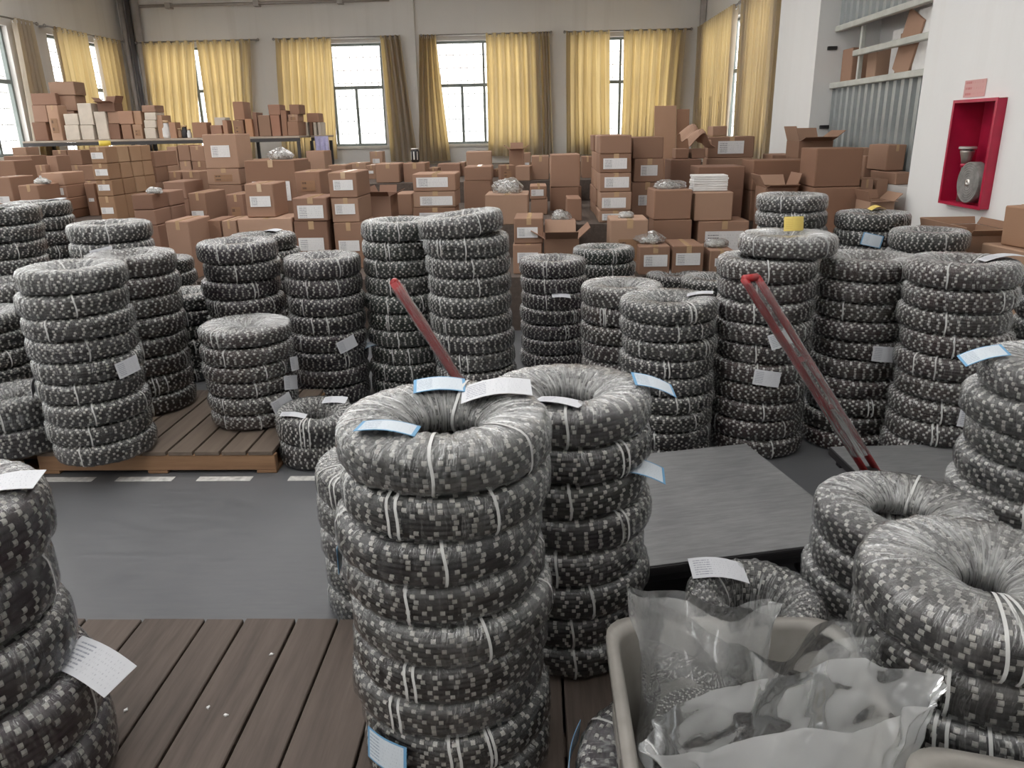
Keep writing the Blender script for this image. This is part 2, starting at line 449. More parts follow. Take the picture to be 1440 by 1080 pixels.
# ------------------------------------------------------------------ windows
def window(idx, axis, at, a0, a1, bars=True):
    r = struct(empty('window_%d' % idx))
    def P(p, q, d):       # along-wall, z, into-wall offset -> point
        return (p, at + d, q) if axis == 'y' else (at + (d if at > 0 else -d), p, q)
    def bx(mb, p0, p1, q0, q1, d0, d1):
        A, B = P(p0, q0, d0), P(p1, q1, d1)
        mb.box(min(A[0], B[0]), min(A[1], B[1]), min(A[2], B[2]), max(A[0], B[0]), max(A[1], B[1]), max(A[2], B[2]))
        return mb
    fr = MB(); w = .045
    bx(fr, a0, a0 + w, WZ0, WZ1, .08, .14); bx(fr, a1 - w, a1, WZ0, WZ1, .08, .14)
    bx(fr, a0 + w, a1 - w, WZ0, WZ0 + w, .08, .14); bx(fr, a0 + w, a1 - w, WZ1 - w, WZ1, .08, .14)
    zt = 2.43
    bx(fr, a0 + w, a1 - w, zt, zt + .06, .08, .14)
    fr.obj('window_frame', M['alu'], r)
    mid = (a0 + a1) / 2
    bx(MB(), mid - .02, mid + .02, zt + .06, WZ1 - w, .09, .13).obj('mullion', M['alu'], r)
    low = [a0 + (a1 - a0) * k for k in (.28, .5, .72)]
    for m_ in low: bx(MB(), m_ - .025, m_ + .025, WZ0 + w, zt, .09, .13).obj('mullion', M['alu'], r)
    for p0, p1 in ((a0 + w, mid - .02), (mid + .02, a1 - w)):
        bx(MB(), p0, p1, zt + .06, WZ1 - w, .108, .112).obj('pane', M['glass'], r)
    e = [a0 + w] + low + [a1 - w]
    for k in range(4):
        bx(MB(), e[k] + .025 * (k > 0), e[k + 1] - .025 * (k < 3), WZ0 + w, zt, .108, .112).obj('pane', M['glass'], r)
    if bars:
        g = MB(); n = int((a1 - a0) / .13)
        for k in range(1, n): 
            p = a0 + (a1 - a0) * k / n; bx(g, p - .005, p + .005, WZ0, WZ1, .21, .22)
        for k in range(1, 8):
            z = WZ0 + (WZ1 - WZ0) * k / 8; bx(g, a0, a1, z - .006, z + .006, .2, .208)
        g.obj('grille', M['grille'], r)
    bx(MB(), a0 - .05, a1 + .05, WZ0 - .05, WZ0 - .001, -.04, .075).obj('window_sill', M['sill'], r)
k = 1
for a, b in BACK_WIN: window(k, 'y', YW, a, b); k += 1
for a, b in LEFT_WIN: window(k, 'x', XL, a, b, k < 7); k += 1
for a, b in RIGHT_WIN: window(k, 'x', XR, a, b); k += 1
# the neighbouring building seen blown out through the panes
nb = tag(empty('far_building', (-1.0, 27, 0)), 'pale overexposed building seen through the middle windows', 'building')
MB().box(-7, 0, 0, 7, 4, 3.4).obj('wall', plain('pale_render', (.9, .88, .86), .9), nb)
MB().add([(-7.4, -.5, 3.4), (7.4, -.5, 3.4), (7.4, 4, 5.0), (-7.4, 4, 5.0), (-7.4, -.5, 3.3), (7.4, -.5, 3.3)], [(0, 1, 2, 3), (4, 5, 1, 0)]).obj('roof', plain('pale_tile', (.8, .70, .68), .9), nb)
wm = MB().box(-.45, -.03, 0, .45, 0, 1.1).mesh('window', plain('pale_window', (.6, .62, .64), .4))
for x in (-5.6, -3.6, -1.6, .4, 2.4, 4.4): link('window', wm, nb, (x, -.002, 1.6))

# ------------------------------------------------------------------ curtains
def curtain(axis, off, a0, a1, b0, b1, label, zt=3.36, zb=1.12, folds=None, amp=.055, group='gold curtains', rings=True):
    """hanging cloth: top spans a0..a1, bottom b0..b1 along the wall, at plane off"""
    w = abs(a1 - a0); folds = folds or max(3, int(w / .15))
    nu, nv = folds * 8, 18
    vv = []; uv = []
    ph = random.uniform(0, 6)
    for j in range(nv + 1):
        t = j / nv
        for i in range(nu + 1):
            s = i / nu
            p = (a0 + (a1 - a0) * s) * (1 - t) + (b0 + (b1 - b0) * s) * t
            sweep = math.sin(t * PI) * .05 * math.sin(s * 3 + ph)
            d = amp * math.cos(s * folds * 2 * PI) * (1 - .25 * t) + .016 * math.sin(s * folds * 5.1 + ph + 2 * t) * t
            p += .018 * math.sin(s * folds * 2 * PI * 2 + ph) * (.4 + t) + sweep * .3
            z = zt + (zb - zt) * t
            vv.append((p, off - d, z) if axis == 'y' else (off + (d if off < 0 else -d), p, z)); uv.append((s * w / 2.0, t))
    ff = [(j * (nu + 1) + i, j * (nu + 1) + i + 1, (j + 1) * (nu + 1) + i + 1, (j + 1) * (nu + 1) + i) for j in range(nv) for i in range(nu)]
    r = tag(empty('curtain', ((a0 + a1) / 2, off, zb) if axis == 'y' else (off, (a0 + a1) / 2, zb)), label, 'curtain', group)
    o = r.location.copy()
    mb = MB().add([(x - o.x, y - o.y, z - o.z) for x, y, z in vv], ff)
    me = mb.mesh('cloth', M['curtain'], True); set_uv(me, uv); link('cloth', me, r)
    if rings:
        for q in range(folds * 2):
            p = a0 + (a1 - a0) * (q + .5) / (folds * 2)
            c = Vector((p, off, zt - .045)) if axis == 'y' else Vector((off, p, zt - .045))
            prof = [(.024 + .006 * math.cos(w_), .006 * math.sin(w_)) for w_ in (0, PI / 2, PI, 3 * PI / 2)]
            Mx = Matrix.Translation(c - o) @ (Matrix.Rotation(PI / 2, 4, 'Y') if axis == 'y' else Matrix.Rotation(PI / 2, 4, 'X'))
            MB().lathe(prof, 10, Mx, True).obj('eyelet', M['eyelet'], r)
    return r
YC = YW - .16
def rod(axis, off, a0, a1, z, label):
    r = tag(empty('curtain_rod', ((a0 + a1) / 2, off, z) if axis == 'y' else (off, (a0 + a1) / 2, z)), label, 'rod', 'curtain rods')
    h = (a1 - a0) / 2
    e = [(-h, 0, 0), (h, 0, 0)] if axis == 'y' else [(0, -h, 0), (0, h, 0)]
    MB().tube(e, .014, 8).obj('pole', M['rod'], r, True)
    for s in (-1, 1):
        c = Vector(e[0 if s < 0 else 1])
        MB().lathe([(.001, -.03), (.024, -.015), (.028, 0), (.024, .015), (.001, .03)], 8, Matrix.Translation(c)).obj('finial', M['rod'], r, True)
        b = c * .93
        if axis == 'y': MB().box(b.x - .015, 0, -.015, b.x + .015, .158, .015).obj('bracket', M['rod'], r)
        else:
            sg = -1 if off < 0 else 1
            MB().box(min(0, sg * .148), b.y - .015, -.015, max(0, sg * .148), b.y + .015, .015).obj('bracket', M['rod'], r)
def xc(u, v=120): return float(on_y(u, v, YC)[0])
for (ua, ub, uc, ud, lb) in (
    (199, 273, 213, 284, 'gold curtain next to the back left corner pipes'),
    (276, 352, 296, 358, 'gold curtain slanting open beside the first back window gap'),
    (388, 466, 398, 474, 'gold curtain covering the second back window, left of its bare panes'),
    (683, 757, 686, 762, 'wide gold curtain just right of the bare third back window'),
    (796, 857, 797, 858, 'gold curtain left of the narrow bright slit in fourth back window'),
    (876, 964, 872, 950, 'gold curtain nearest the back right corner, right of bright slit')):
    curtain('y', YC, xc(ua, 50), xc(ub, 50), xc(uc, 210), xc(ud, 210), lb)
curtain('y', YC, xc(535, 50), xc(563, 50), xc(550, 225), xc(588, 225), 'greyish bunched curtain hanging left of the back wall pillar', folds=4, amp=.07, zb=1.05)
curtain('y', YC, xc(590, 50), xc(613, 50), xc(590, 225), xc(634, 225), 'greyish bunched curtain hanging right of the back wall pillar', folds=4, amp=.07, zb=1.05)
curtain('y', YC, xc(759, 50), xc(772, 50), xc(764, 210), xc(778, 210), 'narrow grey bunched curtain on bare wall between back windows', folds=3, amp=.06)
for a, b, lb in ((190, 362, 'thin rod over the first back window near the corner'), (384, 556, 'thin rod over the second back window'), (592, 775, 'thin rod over the third back window'), (794, 972, 'thin rod over the fourth back window')):
    rod('y', YC, xc(a, 50), min(xc(b, 50), 2.98), 3.345, lb)
XCL, XCR = XL + .15, XR - .15
def yl(u, v=45): return float(on_x(u, v, XCL)[1])
def yr(u, v=45): return float(on_x(u, v, XCR)[1])
curtain('x', XCL, 13.45, yl(117, 44), 13.5, yl(122, 44), 'gold curtain on the left wall above the stacked cartons')
curtain('x', XCL, yl(130, 46), 15.5, yl(132, 46), 15.5, 'gold curtain on the left wall beside the corner pipes')
curtain('x', XCL, 12.45, 12.85, 12.35, 12.95, 'mauve grey bunched curtain beside the big left window', folds=4, amp=.06)
rod('x', XCL, 13.25, 15.7, 3.345, 'thin rod over the left wall gold curtains')
rod('x', XCL, 10.2, 13.05, 3.345, 'thin rod over the big left window')
curtain('x', XCR, 12.95, 15.65, 13.05, 15.65, 'pale gold curtain on right wall deep in the corner')
curtain('x', XCR, 10.62, 12.45, 10.66, 12.5, 'tall gold curtain on the right wall beside the white pillar')
rod('x', XCR, 12.75, 15.75, 3.345, 'thin rod over the corner curtain on right wall')
rod('x', XCR, 10.45, 12.65, 3.345, 'thin rod over the curtain beside the white pillar')

# ------------------------------------------------------------------ recess on the right wall
cp = MB()
def corrugated(name, y0, y1, z0, z1, x):
    n = int((y1 - y0) / .15); r = struct(empty(name, (x, y0, z0)))
    prof = [(0, 0), (.06, 0), (.075, .07), (.13, .07), (.15, 0)]
    mb = MB()
    for k in range(4):
        (a, d0), (b, d1) = prof[k], prof[k + 1]
        q = [(d0, a, 0), (d1, b, 0), (d1, b, z1 - z0), (d0, a, z1 - z0)]
        mb.add(q, [(0, 1, 2, 3)]); mb.add([(x_ + .004, y_, z_) for x_, y_, z_ in q], [(3, 2, 1, 0)])
    me = mb.mesh('corrugation', M['galv'])
    for k in range(n): link('corrugation', me, r, (0, k * (y1 - y0) / n, 0), None, (1, (y1 - y0) / n / .15, 1))
corrugated('wall_corrugated_lower', 6.43, 8.90, 1.10, 1.96, XR - .02)
corrugated('wall_corrugated_upper', 7.3, 8.90, 2.56, ZC - .01, XR - .02)
for z, y0, y1, lb in ((1.985, 6.43, 8.9, 'lower grey rail of the loft above the corrugated sheet'), (2.26, 6.43, 8.35, 'middle grey rail of the loft between stored boards'), (2.54, 6.43, 8.9, 'upper grey rail of the loft under the top corrugated sheet')):
    me = bevelled(MB().box(-.03, -(y1 - y0) / 2, -.028, .03, (y1 - y0) / 2, .028).mesh('loft_rail', M['rail']), .006)
    tag(link('loft_rail', me, None, (XR - .03, (y0 + y1) / 2, z)), lb, 'rail', 'loft rails')
tag(link('loft_post', bevelled(MB().box(-.02, -.02, 0, .02, .02, .50).mesh('loft_post', M['rail']), .004), None, (XR + .03, 8.36, 2.013)), 'short grey post joining the loft rails', 'post')
struct(MB().box(XR + .002, 6.43, 1.962, XR + .41, 8.9, 1.972).obj('trim_2', M['concrete']))
ORD = ['top', 'second', 'third', 'fourth', 'fifth', 'sixth', 'seventh', 'eighth', 'ninth', 'tenth', 'eleventh', 'twelfth']

# ------------------------------------------------------------------ cartons
def carton_mesh(w, d, h, open_top=False):
    j = lambda: random.uniform(-.004, .004)
    if not open_top:
        mb = MB().box(-w / 2, 0, 0, w / 2, d, h)
        mb.v = [(x + j(), y + j(), z + (j() * .5 if z > 0 else 0)) for x, y, z in mb.v]
        return bevelled(mb.mesh('carton_body', M['carton']), min(.007, w * .04))
    t = .008
    mb = MB().box(-w / 2, 0, 0, w / 2, d, t)
    mb.box(-w / 2, 0, t, w / 2, t, h).box(-w / 2, d - t, t, w / 2, d, h)
    mb.box(-w / 2, t, t, -w / 2 + t, d - t, h).box(w / 2 - t, t, t, w / 2, d - t, h)
    return mb.mesh('carton_body', M['carton'])

def label_plate(name, parent, w, h, mat, loc, rot=(0, 0, 0)):
    me = MB().add([(-w / 2, 0, -h / 2), (w / 2, 0, -h / 2), (w / 2, 0, h / 2), (-w / 2, 0, h / 2),
                   (-w / 2, .0012, -h / 2), (w / 2, .0012, -h / 2), (w / 2, .0012, h / 2), (-w / 2, .0012, h / 2)],
                  [(0, 1, 2, 3), (4, 7, 6, 5), (0, 4, 5, 1), (1, 5, 6, 2), (2, 6, 7, 3), (3, 7, 4, 0)]).mesh(name, mat)
    set_uv(me, [(0, 0), (1, 0), (1, 1), (0, 1)] * 2)
    return link(name, me, parent, loc, rot)

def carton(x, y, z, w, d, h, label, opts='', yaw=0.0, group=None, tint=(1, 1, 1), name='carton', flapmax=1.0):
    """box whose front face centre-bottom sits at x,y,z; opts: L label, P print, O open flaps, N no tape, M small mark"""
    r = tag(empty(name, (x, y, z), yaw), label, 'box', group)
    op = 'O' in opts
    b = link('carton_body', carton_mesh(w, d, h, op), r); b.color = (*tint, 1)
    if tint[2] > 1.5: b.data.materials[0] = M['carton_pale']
    if op:
        t = .006
        lean = random.uniform(.5, .95)
        for nm, L, mk in (('front', w, lambda a: Matrix.Translation((0, 0, h)) @ Matrix.Rotation(a, 4, 'X')),
                          ('back', w, lambda a: Matrix.Translation((0, d, h)) @ Matrix.Rotation(PI, 4, 'Z') @ Matrix.Rotation(a, 4, 'X')),
                          ('left', d, lambda a: Matrix.Translation((-w / 2, d / 2, h)) @ Matrix.Rotation(-PI / 2, 4, 'Z') @ Matrix.Rotation(a, 4, 'X')),
                          ('right', d, lambda a: Matrix.Translation((w / 2, d / 2, h)) @ Matrix.Rotation(PI / 2, 4, 'Z') @ Matrix.Rotation(a, 4, 'X'))):
            a = random.uniform(.25, 1.15) if nm != 'front' else random.uniform(.9, 1.5)
            fh = min(d, w) * .45 * flapmax
            if flapmax < 1: a *= .5
            o = MB().box(-L / 2 + .01, 0, .001, L / 2 - .01, t, fh, mk(a)).obj('flap', M['carton'], r); o.color = (*tint, 1)
    elif 'N' not in opts:
        tw = min(.05, w * .16)
        mb = MB().box(-tw / 2 + w * .02, -.0015, h - min(.07, h * .25), tw / 2 + w * .02, .0005, h + .0015)
        mb.box(-tw / 2 + w * .02, .0005, h, tw / 2 + w * .02, d, h + .0018)
        mb.obj('tape', M['tape'], r)
    if 'L' in opts:
        lw = w * random.uniform(.70, .78); lh = min(h * .56, lw * .5)
        label_plate('label', r, lw, lh, M['label'], (w * random.uniform(-.08, .06), -.0075, h * random.uniform(.40, .55)))
    if 'K' in opts:
        label_plate('label', r, w * .56, min(h * .6, w * .34), M['label'], (0, -.0075, h * .5))
    if 'P' in opts:
        label_plate('print', r, w * .55, h * .42, M['print_ink'], (0, -.0065, h * .42))
    return r

PLAT = [(6.25, 7.3, .45), (7.3, 9.8, .75), (9.8, 15.6, 1.0)]
def plat_z(Y):
    for a, b, z in PLAT:
        if a <= Y < b: return z
    return 0.0
for q, (a, b, z) in enumerate(PLAT):
    struct(MB().box(XL + .02, a, 0, XP - .03 if a < 8 else XP - .03, b - .002, z).obj('floor_platform_%d' % (q + 1), M['plank']))

def column(u0, u1, vs_, Y, d, opts, desc, yaw=0.0, tints=None, base=None, kind='carton', deep=1):
    vm = (vs_[0] + vs_[-1]) / 2
    xa, xb = float(on_y(u0, vm, Y)[0]), float(on_y(u1, vm, Y)[0])
    um = (u0 + u1) / 2
    zs = [float(on_y(um, v, Y)[2]) for v in vs_]
    zs[-1] = plat_z(Y) if base is None else base
    if isinstance(opts, str): opts = opts.split('.')
    n = len(zs) - 1
    for i in range(n):
        op = opts[i] if i < len(opts) else ''
        if zs[i] - zs[i + 1] < .03: continue
        for q in range(deep):
            lv = (ORD[i] if i else 'top') if n > 1 else ''
            if n > 1: lab = '%s %s of the %s' % (lv, kind, desc)
            else: lab = '%s %s' % (kind, desc) if not desc.startswith('*') else desc[1:]
            if deep > 1: lab += ', ' + ('front', 'second deep', 'third deep', 'fourth deep')[q] 
            tn = (tints[i] if tints and i < len(tints) else None) or (random.uniform(.86, 1.04),) * 3
            jw = random.uniform(-.008, .008)
            carton((xa + xb) / 2 + jw, Y + q * (d + .012) + random.uniform(0, .01), zs[i + 1], (xb - xa) - .006, d, zs[i] - zs[i + 1] - .002, lab, op if q == 0 else 'N', yaw + random.uniform(-.02, .02) * (deep == 1), 'stored cartons', tn)

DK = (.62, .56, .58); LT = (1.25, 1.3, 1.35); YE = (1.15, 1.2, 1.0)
# left part of the store
column(17, 37, [207, 220], 11.2, .32, 'N', '*flat top carton below the big left window', base=None)
column(6, 46, [219, 246], 10.75, .34, '', '*wide brown carton below the left window curtain')
column(-14, 21, [226, 250], 9.95, .4, 'N', '*carton cut by the left picture edge under the window')
column(-10, 17, [249, 290], 8.4, .42, 'K', '*low labelled carton at the left picture edge')
column(27, 55, [260, 292], 8.2, .4, 'L', '*pale labelled carton with a film bundle on its lid')
column(66, 97, [243, 261, 279, 296, 330], 8.6, .42, '.L..', 'column left of the yellowish block', tints=[LT])
column(66, 81, [219, 240], 10.0, .3, 'N', '*small whitish carton standing behind the left column', tints=[LT])
column(77, 97, [211, 232, 262], 11.3, .4, '.', 'paired brown column under the shelf, left one')
column(97.5, 117, [211, 232, 262], 11.3, .4, '.', 'paired brown column under the shelf, right one')
column(112, 136, [232, 254, 275], 10.1, .4, 'N.', 'dull column behind the yellowish block')
column(135, 158, [206, 230, 253, 276, 320], 8.25, .235, 'L.L.L.L', 'yellowish labelled block', tints=[YE] * 4, deep=4)
column(203, 221, [213, 235, 257, 285], 9.3, .3, '..', 'narrow column right of the yellowish block', deep=2)
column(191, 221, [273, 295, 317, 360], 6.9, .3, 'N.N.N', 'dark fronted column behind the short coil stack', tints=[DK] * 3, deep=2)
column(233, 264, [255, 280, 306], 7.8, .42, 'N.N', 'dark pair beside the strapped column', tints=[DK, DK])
column(266, 290, [271, 310], 7.35, .5, 'L', '*tan carton with label on its narrow end and dark side')
column(235, 268, [311, 345], 6.35, .45, '', '*plain tan carton low behind the coils, its side in shade', tints=[LT])
column(291, 312, [310, 345], 6.75, .4, 'N', '*small low carton beside the plain tan one')
column(313, 334, [310, 345], 6.75, .4, '', '*small low carton second from the plain tan one')
column(335, 412, [307, 348], 6.75, .42, 'K', '*wide low light carton under the tall labelled one', tints=[LT])
column(345, 386, [258, 306.5], 6.80, .38, 'L', '*tall carton with low label standing on the wide light one', base=float(on_y(373, 307, 6.75)[2]) + .003)
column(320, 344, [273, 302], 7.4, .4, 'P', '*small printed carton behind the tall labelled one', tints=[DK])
column(290, 337, [188, 237, 260, 300], 8.05, .42, 'K.P.N', 'tall column that stands up over the shelf edge')
column(343, 415, [225, 262], 7.9, .5, 'L', '*large wide carton with film bundle and label on its front')
column(416, 452, [241, 276, 300], 7.4, .46, 'P.N', 'printed column left of the double labelled stack')
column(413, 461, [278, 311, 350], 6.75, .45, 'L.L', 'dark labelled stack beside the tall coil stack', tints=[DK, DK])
column(466, 506, [242, 278, 313, 350], 6.8, .5, 'L.L.L', 'labelled column of three behind the coil stacks')
column(236, 251, [206, 226, 247], 10.6, .4, 'N.', 'small back column under the shelf, first')
column(251.5, 268, [204, 226, 247], 10.6, .4, 'N.', 'small back column under the shelf, second')
column(268.5, 289, [205, 227, 247], 10.6, .4, '.', 'small back column under the shelf, third')
column(237, 254, [241, 262], 9.35, .4, 'K', '*small labelled carton deep in the pile, left of its twin')
column(256, 281, [241, 262], 9.35, .4, 'K', '*small labelled carton deep in the pile, right of its twin')
column(346, 372, [224, 245], 11.0, .4, '', '*brown carton far back under the right shelf end')
column(430, 456, [212, 240], 11.6, .4, 'N', '*pale carton below the violet film on the shelf end', tints=[LT])
for (ua, ub, va, Y, lb) in ((375, 402, 222, 11.6, 'dull carton far back right of the wide film topped one'), (404, 428, 228, 10.9, 'dull carton far back left of the violet film'), (462, 487, 232, 10.2, 'plain carton behind the three labelled ones'),
                            (516, 528, 232, 10.8, 'slim carton left of the back pair by the pillar'), (602, 616, 236, 10.3, 'slim carton right of the drum carton'), (645, 654, 228, 11.2, 'slim carton left of the shallow lying carton'),
                            (693, 703, 238, 10.8, 'slim carton between the plain column and tilted pair'), (735, 746, 215, 11.2, 'little carton behind the open one near centre'), (772, 796, 222, 11.3, 'broad carton behind the upright plain carton'),
                            (146, 170, 220, 11.0, 'carton seen over the yellowish block, left'), (172, 196, 216, 11.4, 'carton seen over the yellowish block, right'), (52, 66, 232, 9.9, 'small carton between the left column and window cartons'),
                            (120, 134, 258, 8.9, 'carton squeezed left of the yellowish block'), (298, 320, 262, 9.2, 'carton behind the tall shelf high column'), (800, 818, 262, 9.4, 'carton behind the big plain pair')):
    column(ua, ub, [va, va + 30], Y, .36, random.choice(('N', '', 'K')), '*' + lb)
# centre
column(490, 515, [229, 250], 11.2, .4, '', '*plain carton far back below the bare second window')
column(530, 563, [230, 257, 285], 9.9, .45, '.N', 'back column left of the pillar')
column(568, 600, [229, 264, 285], 10.0, .45, '.', 'back column below the pillar with the drum')
column(520, 549, [276, 310], 7.5, .45, 'O', '*torn open carton between the two labelled columns', tints=[DK])
column(556, 580, [272, 310], 8.4, .42, 'N', '*plain carton squeezed left of the double label stack')
column(581, 641, [244, 269, 292, 330], 7.5, .45, 'L.L.L', 'wide flat labelled column left of the leaning coil stack')
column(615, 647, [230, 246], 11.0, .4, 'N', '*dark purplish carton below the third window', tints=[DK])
column(520, 538, [213, 236], 13.4, .3, 'K', '*little labelled carton on the sill side under second window', tints=[LT])
column(655, 692, [213, 231], 10.6, .45, 'N', '*shallow carton lying on the pile under the third window', yaw=.05)
column(653, 692, [234, 254, 300], 8.6, .45, '.N', 'plain column behind the bag topped carton')
column(716, 737, [210, 231], 10.4, .35, 'O', '*small open carton poking up behind the tilted pair')
column(704, 724, [232, 252], 9.85, .25, 'P', '*small tilted printed carton, left of the tilted pair', yaw=.16)
column(725, 746, [233, 260], 9.85, .25, 'N', '*small tilted plain carton, right of the tilted pair', yaw=-.14)
column(747, 772, [219, 256], 10.0, .4, '', '*upright plain carton beside the big plain pair')
column(746, 770, [261, 280, 310], 8.2, .4, 'L.N', 'low labelled column in front of the upright plain carton')
column(774, 816, [217, 263, 300], 8.6, .45, 'N.N', 'big plain pair left of the tall labelled tower')
column(818, 834, [220, 250], 10.2, .3, '', '*narrow carton peeping left of the labelled tower')
column(681, 742, [273, 320], 7.35, .45, '', '*carton carrying a clear bag of beads behind leaning stack')
column(721, 763, [307, 343, 380], 6.4, .45, 'L.L', 'labelled pair right of the leaning coil stack')
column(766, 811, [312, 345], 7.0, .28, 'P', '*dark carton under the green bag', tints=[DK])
column(764, 814, [336, 362], 6.35, .42, 'O', '*open brown carton with dark inside near the coils')
column(798, 819, [279, 310], 7.6, .4, 'N', '*small reddish carton beside the labelled tower foot')
# tower and right part
column(843, 888, [190, 216, 243, 270, 296, 345], 7.4, .42, 'N.L.L.L.L', 'labelled tower', deep=3)
column(890, 933, [192, 223, 256, 300], 7.75, .42, 'N.K.K', 'tower partner column')
column(856, 911, [309, 350], 6.45, .40, 'P', '*printed carton with a small bag at the tower foot')
column(919, 973, [267, 309, 350], 6.85, .40, 'N.N', 'plain pair topped with a bead bag')
column(976, 1031, [270, 310], 6.9, .38, 'N', '*plain square carton carrying white printed sheets', base=float(on_y(1003, 310.5, 6.9)[2]))
column(980, 1053, [311, 350], 6.88, .40, 'L', '*wide labelled carton under the plain square one')
column(898, 942, [346, 385], 6.28, .42, 'L', '*front low labelled carton with a bead bag on top')
column(945, 990, [346, 385], 6.28, .42, 'L', '*front low labelled carton without a bag')
column(996, 1030, [352, 390], 6.28, .42, 'K', '*front low carton half hidden by the brown coil stack')
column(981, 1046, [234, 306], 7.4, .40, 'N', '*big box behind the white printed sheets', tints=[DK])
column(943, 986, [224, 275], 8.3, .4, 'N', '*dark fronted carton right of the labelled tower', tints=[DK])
column(950, 969, [209, 223.5], 8.42, .24, 'N', '*tiny carton on the dark fronted one, left of two', base=float(on_y(965, 224, 8.3)[2]) + .002)
column(973, 992, [209, 223.5], 8.42, .24, 'N', '*tiny carton beside the crumpled card, right of two', base=float(on_y(965, 224, 8.3)[2]) + .002)
column(994, 1058, [192, 222, 260], 8.75, .5, 'K.N', 'long labelled pair before the right curtains', yaw=-.12)
column(1002, 1023, [177, 191.5], 8.95, .25, 'N', '*little carton on the long labelled one', base=float(on_y(1026, 192, 8.75)[2]) + .004)
column(1056, 1136, [225, 268, 320], 7.35, .42, 'N.N', 'broad reddish pair behind the double coil stack', tints=[(.8, .72, .68)] * 2)
column(1074, 1119, [264, 320], 6.9, .33, 'O', '*carton with a long raised flap behind the double coil stack')
column(1144, 1210, [208, 263, 320], 6.72, .42, 'N.N', 'biggest square cartons pair before the recess', tints=[(.78, .70, .66)] * 2)
column(1212, 1246, [219, 250, 290], 7.35, .38, 'N.', 'mid column beside the biggest square cartons')
column(1209, 1228, [252, 300], 6.8, .3, '', '*small upright carton right of the biggest square pair', tints=[LT])
column(1230, 1247, [252, 300], 6.8, .3, 'N', '*second small upright carton near the concrete ledge')
column(1222, 1257, [284, 320], 6.35, .3, 'O', '*open low carton behind the blue tagged coils')
column(1122, 1170, [198, 222, 260], 7.95, .4, 'O.N', 'open flapped pair before the pillar')
column(1086, 1118, [217, 250], 8.6, .4, 'N', '*low carton in front of the white pillar')
# cartons on the recess ledge
for (y0, y1, z0, z1, lb, op) in ((6.75, 7.25, 1.102, 1.20, 'flat carton lying on the concrete ledge of the recess', 'N'), (6.95, 7.35, 1.205, 1.42, 'brown carton stacked on the flat one against corrugated sheet', ''), (7.6, 7.85, 1.102, 1.38, 'pale slim carton leaning by the corrugated sheet', 'N')):
    carton(XP + .115, y0, z0, .15, y1 - y0, z1 - z0, lb, op, 0, 'stored cartons')
# loft goods
for (y0, w, d, h, z, lb, tn) in ((8.55, .28, .28, .36, 1.974, 'tall brown carton in the loft beside the pillar', (1, 1, 1)), (8.05, .2, .22, .3, 1.974, 'brown carton in the loft behind the short post', (.8, .8, .8)),
                                 (7.35, .2, .28, .22, 1.974, 'reddish small carton on the loft floor mid way', (1, .9, .9)), (7.36, .2, .22, .16, 2.196, 'dark small carton on the reddish loft carton', (.55, .6, .55))):
    carton(XR + .16, y0, z, w, d, h, lb, 'N', 0, 'loft cartons', tn)
for q, (y0, y1, z1, lean, mt, lb) in enumerate(((6.48, 7.28, 2.505, 0, 'white_card', 'large white board standing in the near end of the loft'), (7.66, 7.98, 2.42, .0, 'white_card', 'white board standing mid loft beside the brown cartons'))):
    o = bevelled(MB().box(0, y0, 1.974, .05, y1, z1).mesh('white_board', M[mt]), .004)
    tag(link('white_board', o, None, (XR + .06 + .1 * q, 0, 0)), lb, 'board')
o = bevelled(MB().box(-.01, -.16, 0, .01, .16, .52).mesh('cardboard_sheet', M['carton']), .003)
tag(link('cardboard_sheet', o, None, (XR + .05, 7.48, 2.0), (.42, 0, 0)), 'brown card sheet leaning askew in the loft', 'cardboard')
# big crushed cartons by the fire cabinet
carton(2.735, 4.66, 0, .37, .6, .95, 'large crushed open carton under the red fire cabinet', 'O', 0, 'stored cartons', (1, 1, .95), flapmax=.3)
xg = float(on_y(1400, 300, 4.1)[0])
carton(2.79, 4.2, 0, .29, .42, .92, 'carton at the right picture edge with a small white sticker', 'M', .1, 'stored cartons', (.95, .95, .9))
carton(2.82, 4.24, .924, .22, .30, .22, 'film wrapped carton on top at the right picture edge', '', .2, 'stored cartons', (1.1, 1.05, .9))
# leaning flat sheets by the back right curtains
for (u0, u1, v0, Y, rot, lb) in ((921, 952, 148, 9.45, -.13, 'tall flat brown card leaning by the corner curtain'), (952, 970, 153, 9.55, -.12, 'narrower folded card leaning beside the tall flat card')):
    x0, x1 = float(on_y(u0, 190, Y)[0]), float(on_y(u1, 190, Y)[0]); zt = float(on_y(u0, v0, Y)[2])
    o = bevelled(MB().box(-(x1 - x0) / 2, -.008, 0, (x1 - x0) / 2, .008, zt - .75).mesh('cardboard_sheet', M['carton']), .003)
    ob = tag(link('cardboard_sheet', o, None, ((x0 + x1) / 2, Y - .1, .752), (rot, 0, .1)), lb, 'cardboard', 'flat cards'); ob.color = (1.3, 1.25, 1.15, 1)
# crumpled card on the pile
cr = MB(); nn = 14
for jj in range(nn + 1):
    for ii in range(nn + 1):
        a, b = ii / nn - .5, jj / nn - .5
        cr.v.append((a * .3, b * .3, .10 + .05 * math.sin(7 * a + 3) - .28 * a * a + .03 * math.sin(11 * b + 5 * a)))
cr.f = [(j * (nn + 1) + i, j * (nn + 1) + i + 1, (j + 1) * (nn + 1) + i + 1, (j + 1) * (nn + 1) + i) for j in range(nn) for i in range(nn)]
p = on_y(978, 205, 8.5)
ob = cr.obj('crumpled_card', M['carton'], None, False, loc=(p[0], 8.52, p[2] + .03), rot=(.3, .2, .4))
ob.modifiers.new('thick', 'SOLIDIFY').thickness = .008
tag(ob, 'crumpled brown card lying over the two tiny cartons', 'cardboard')
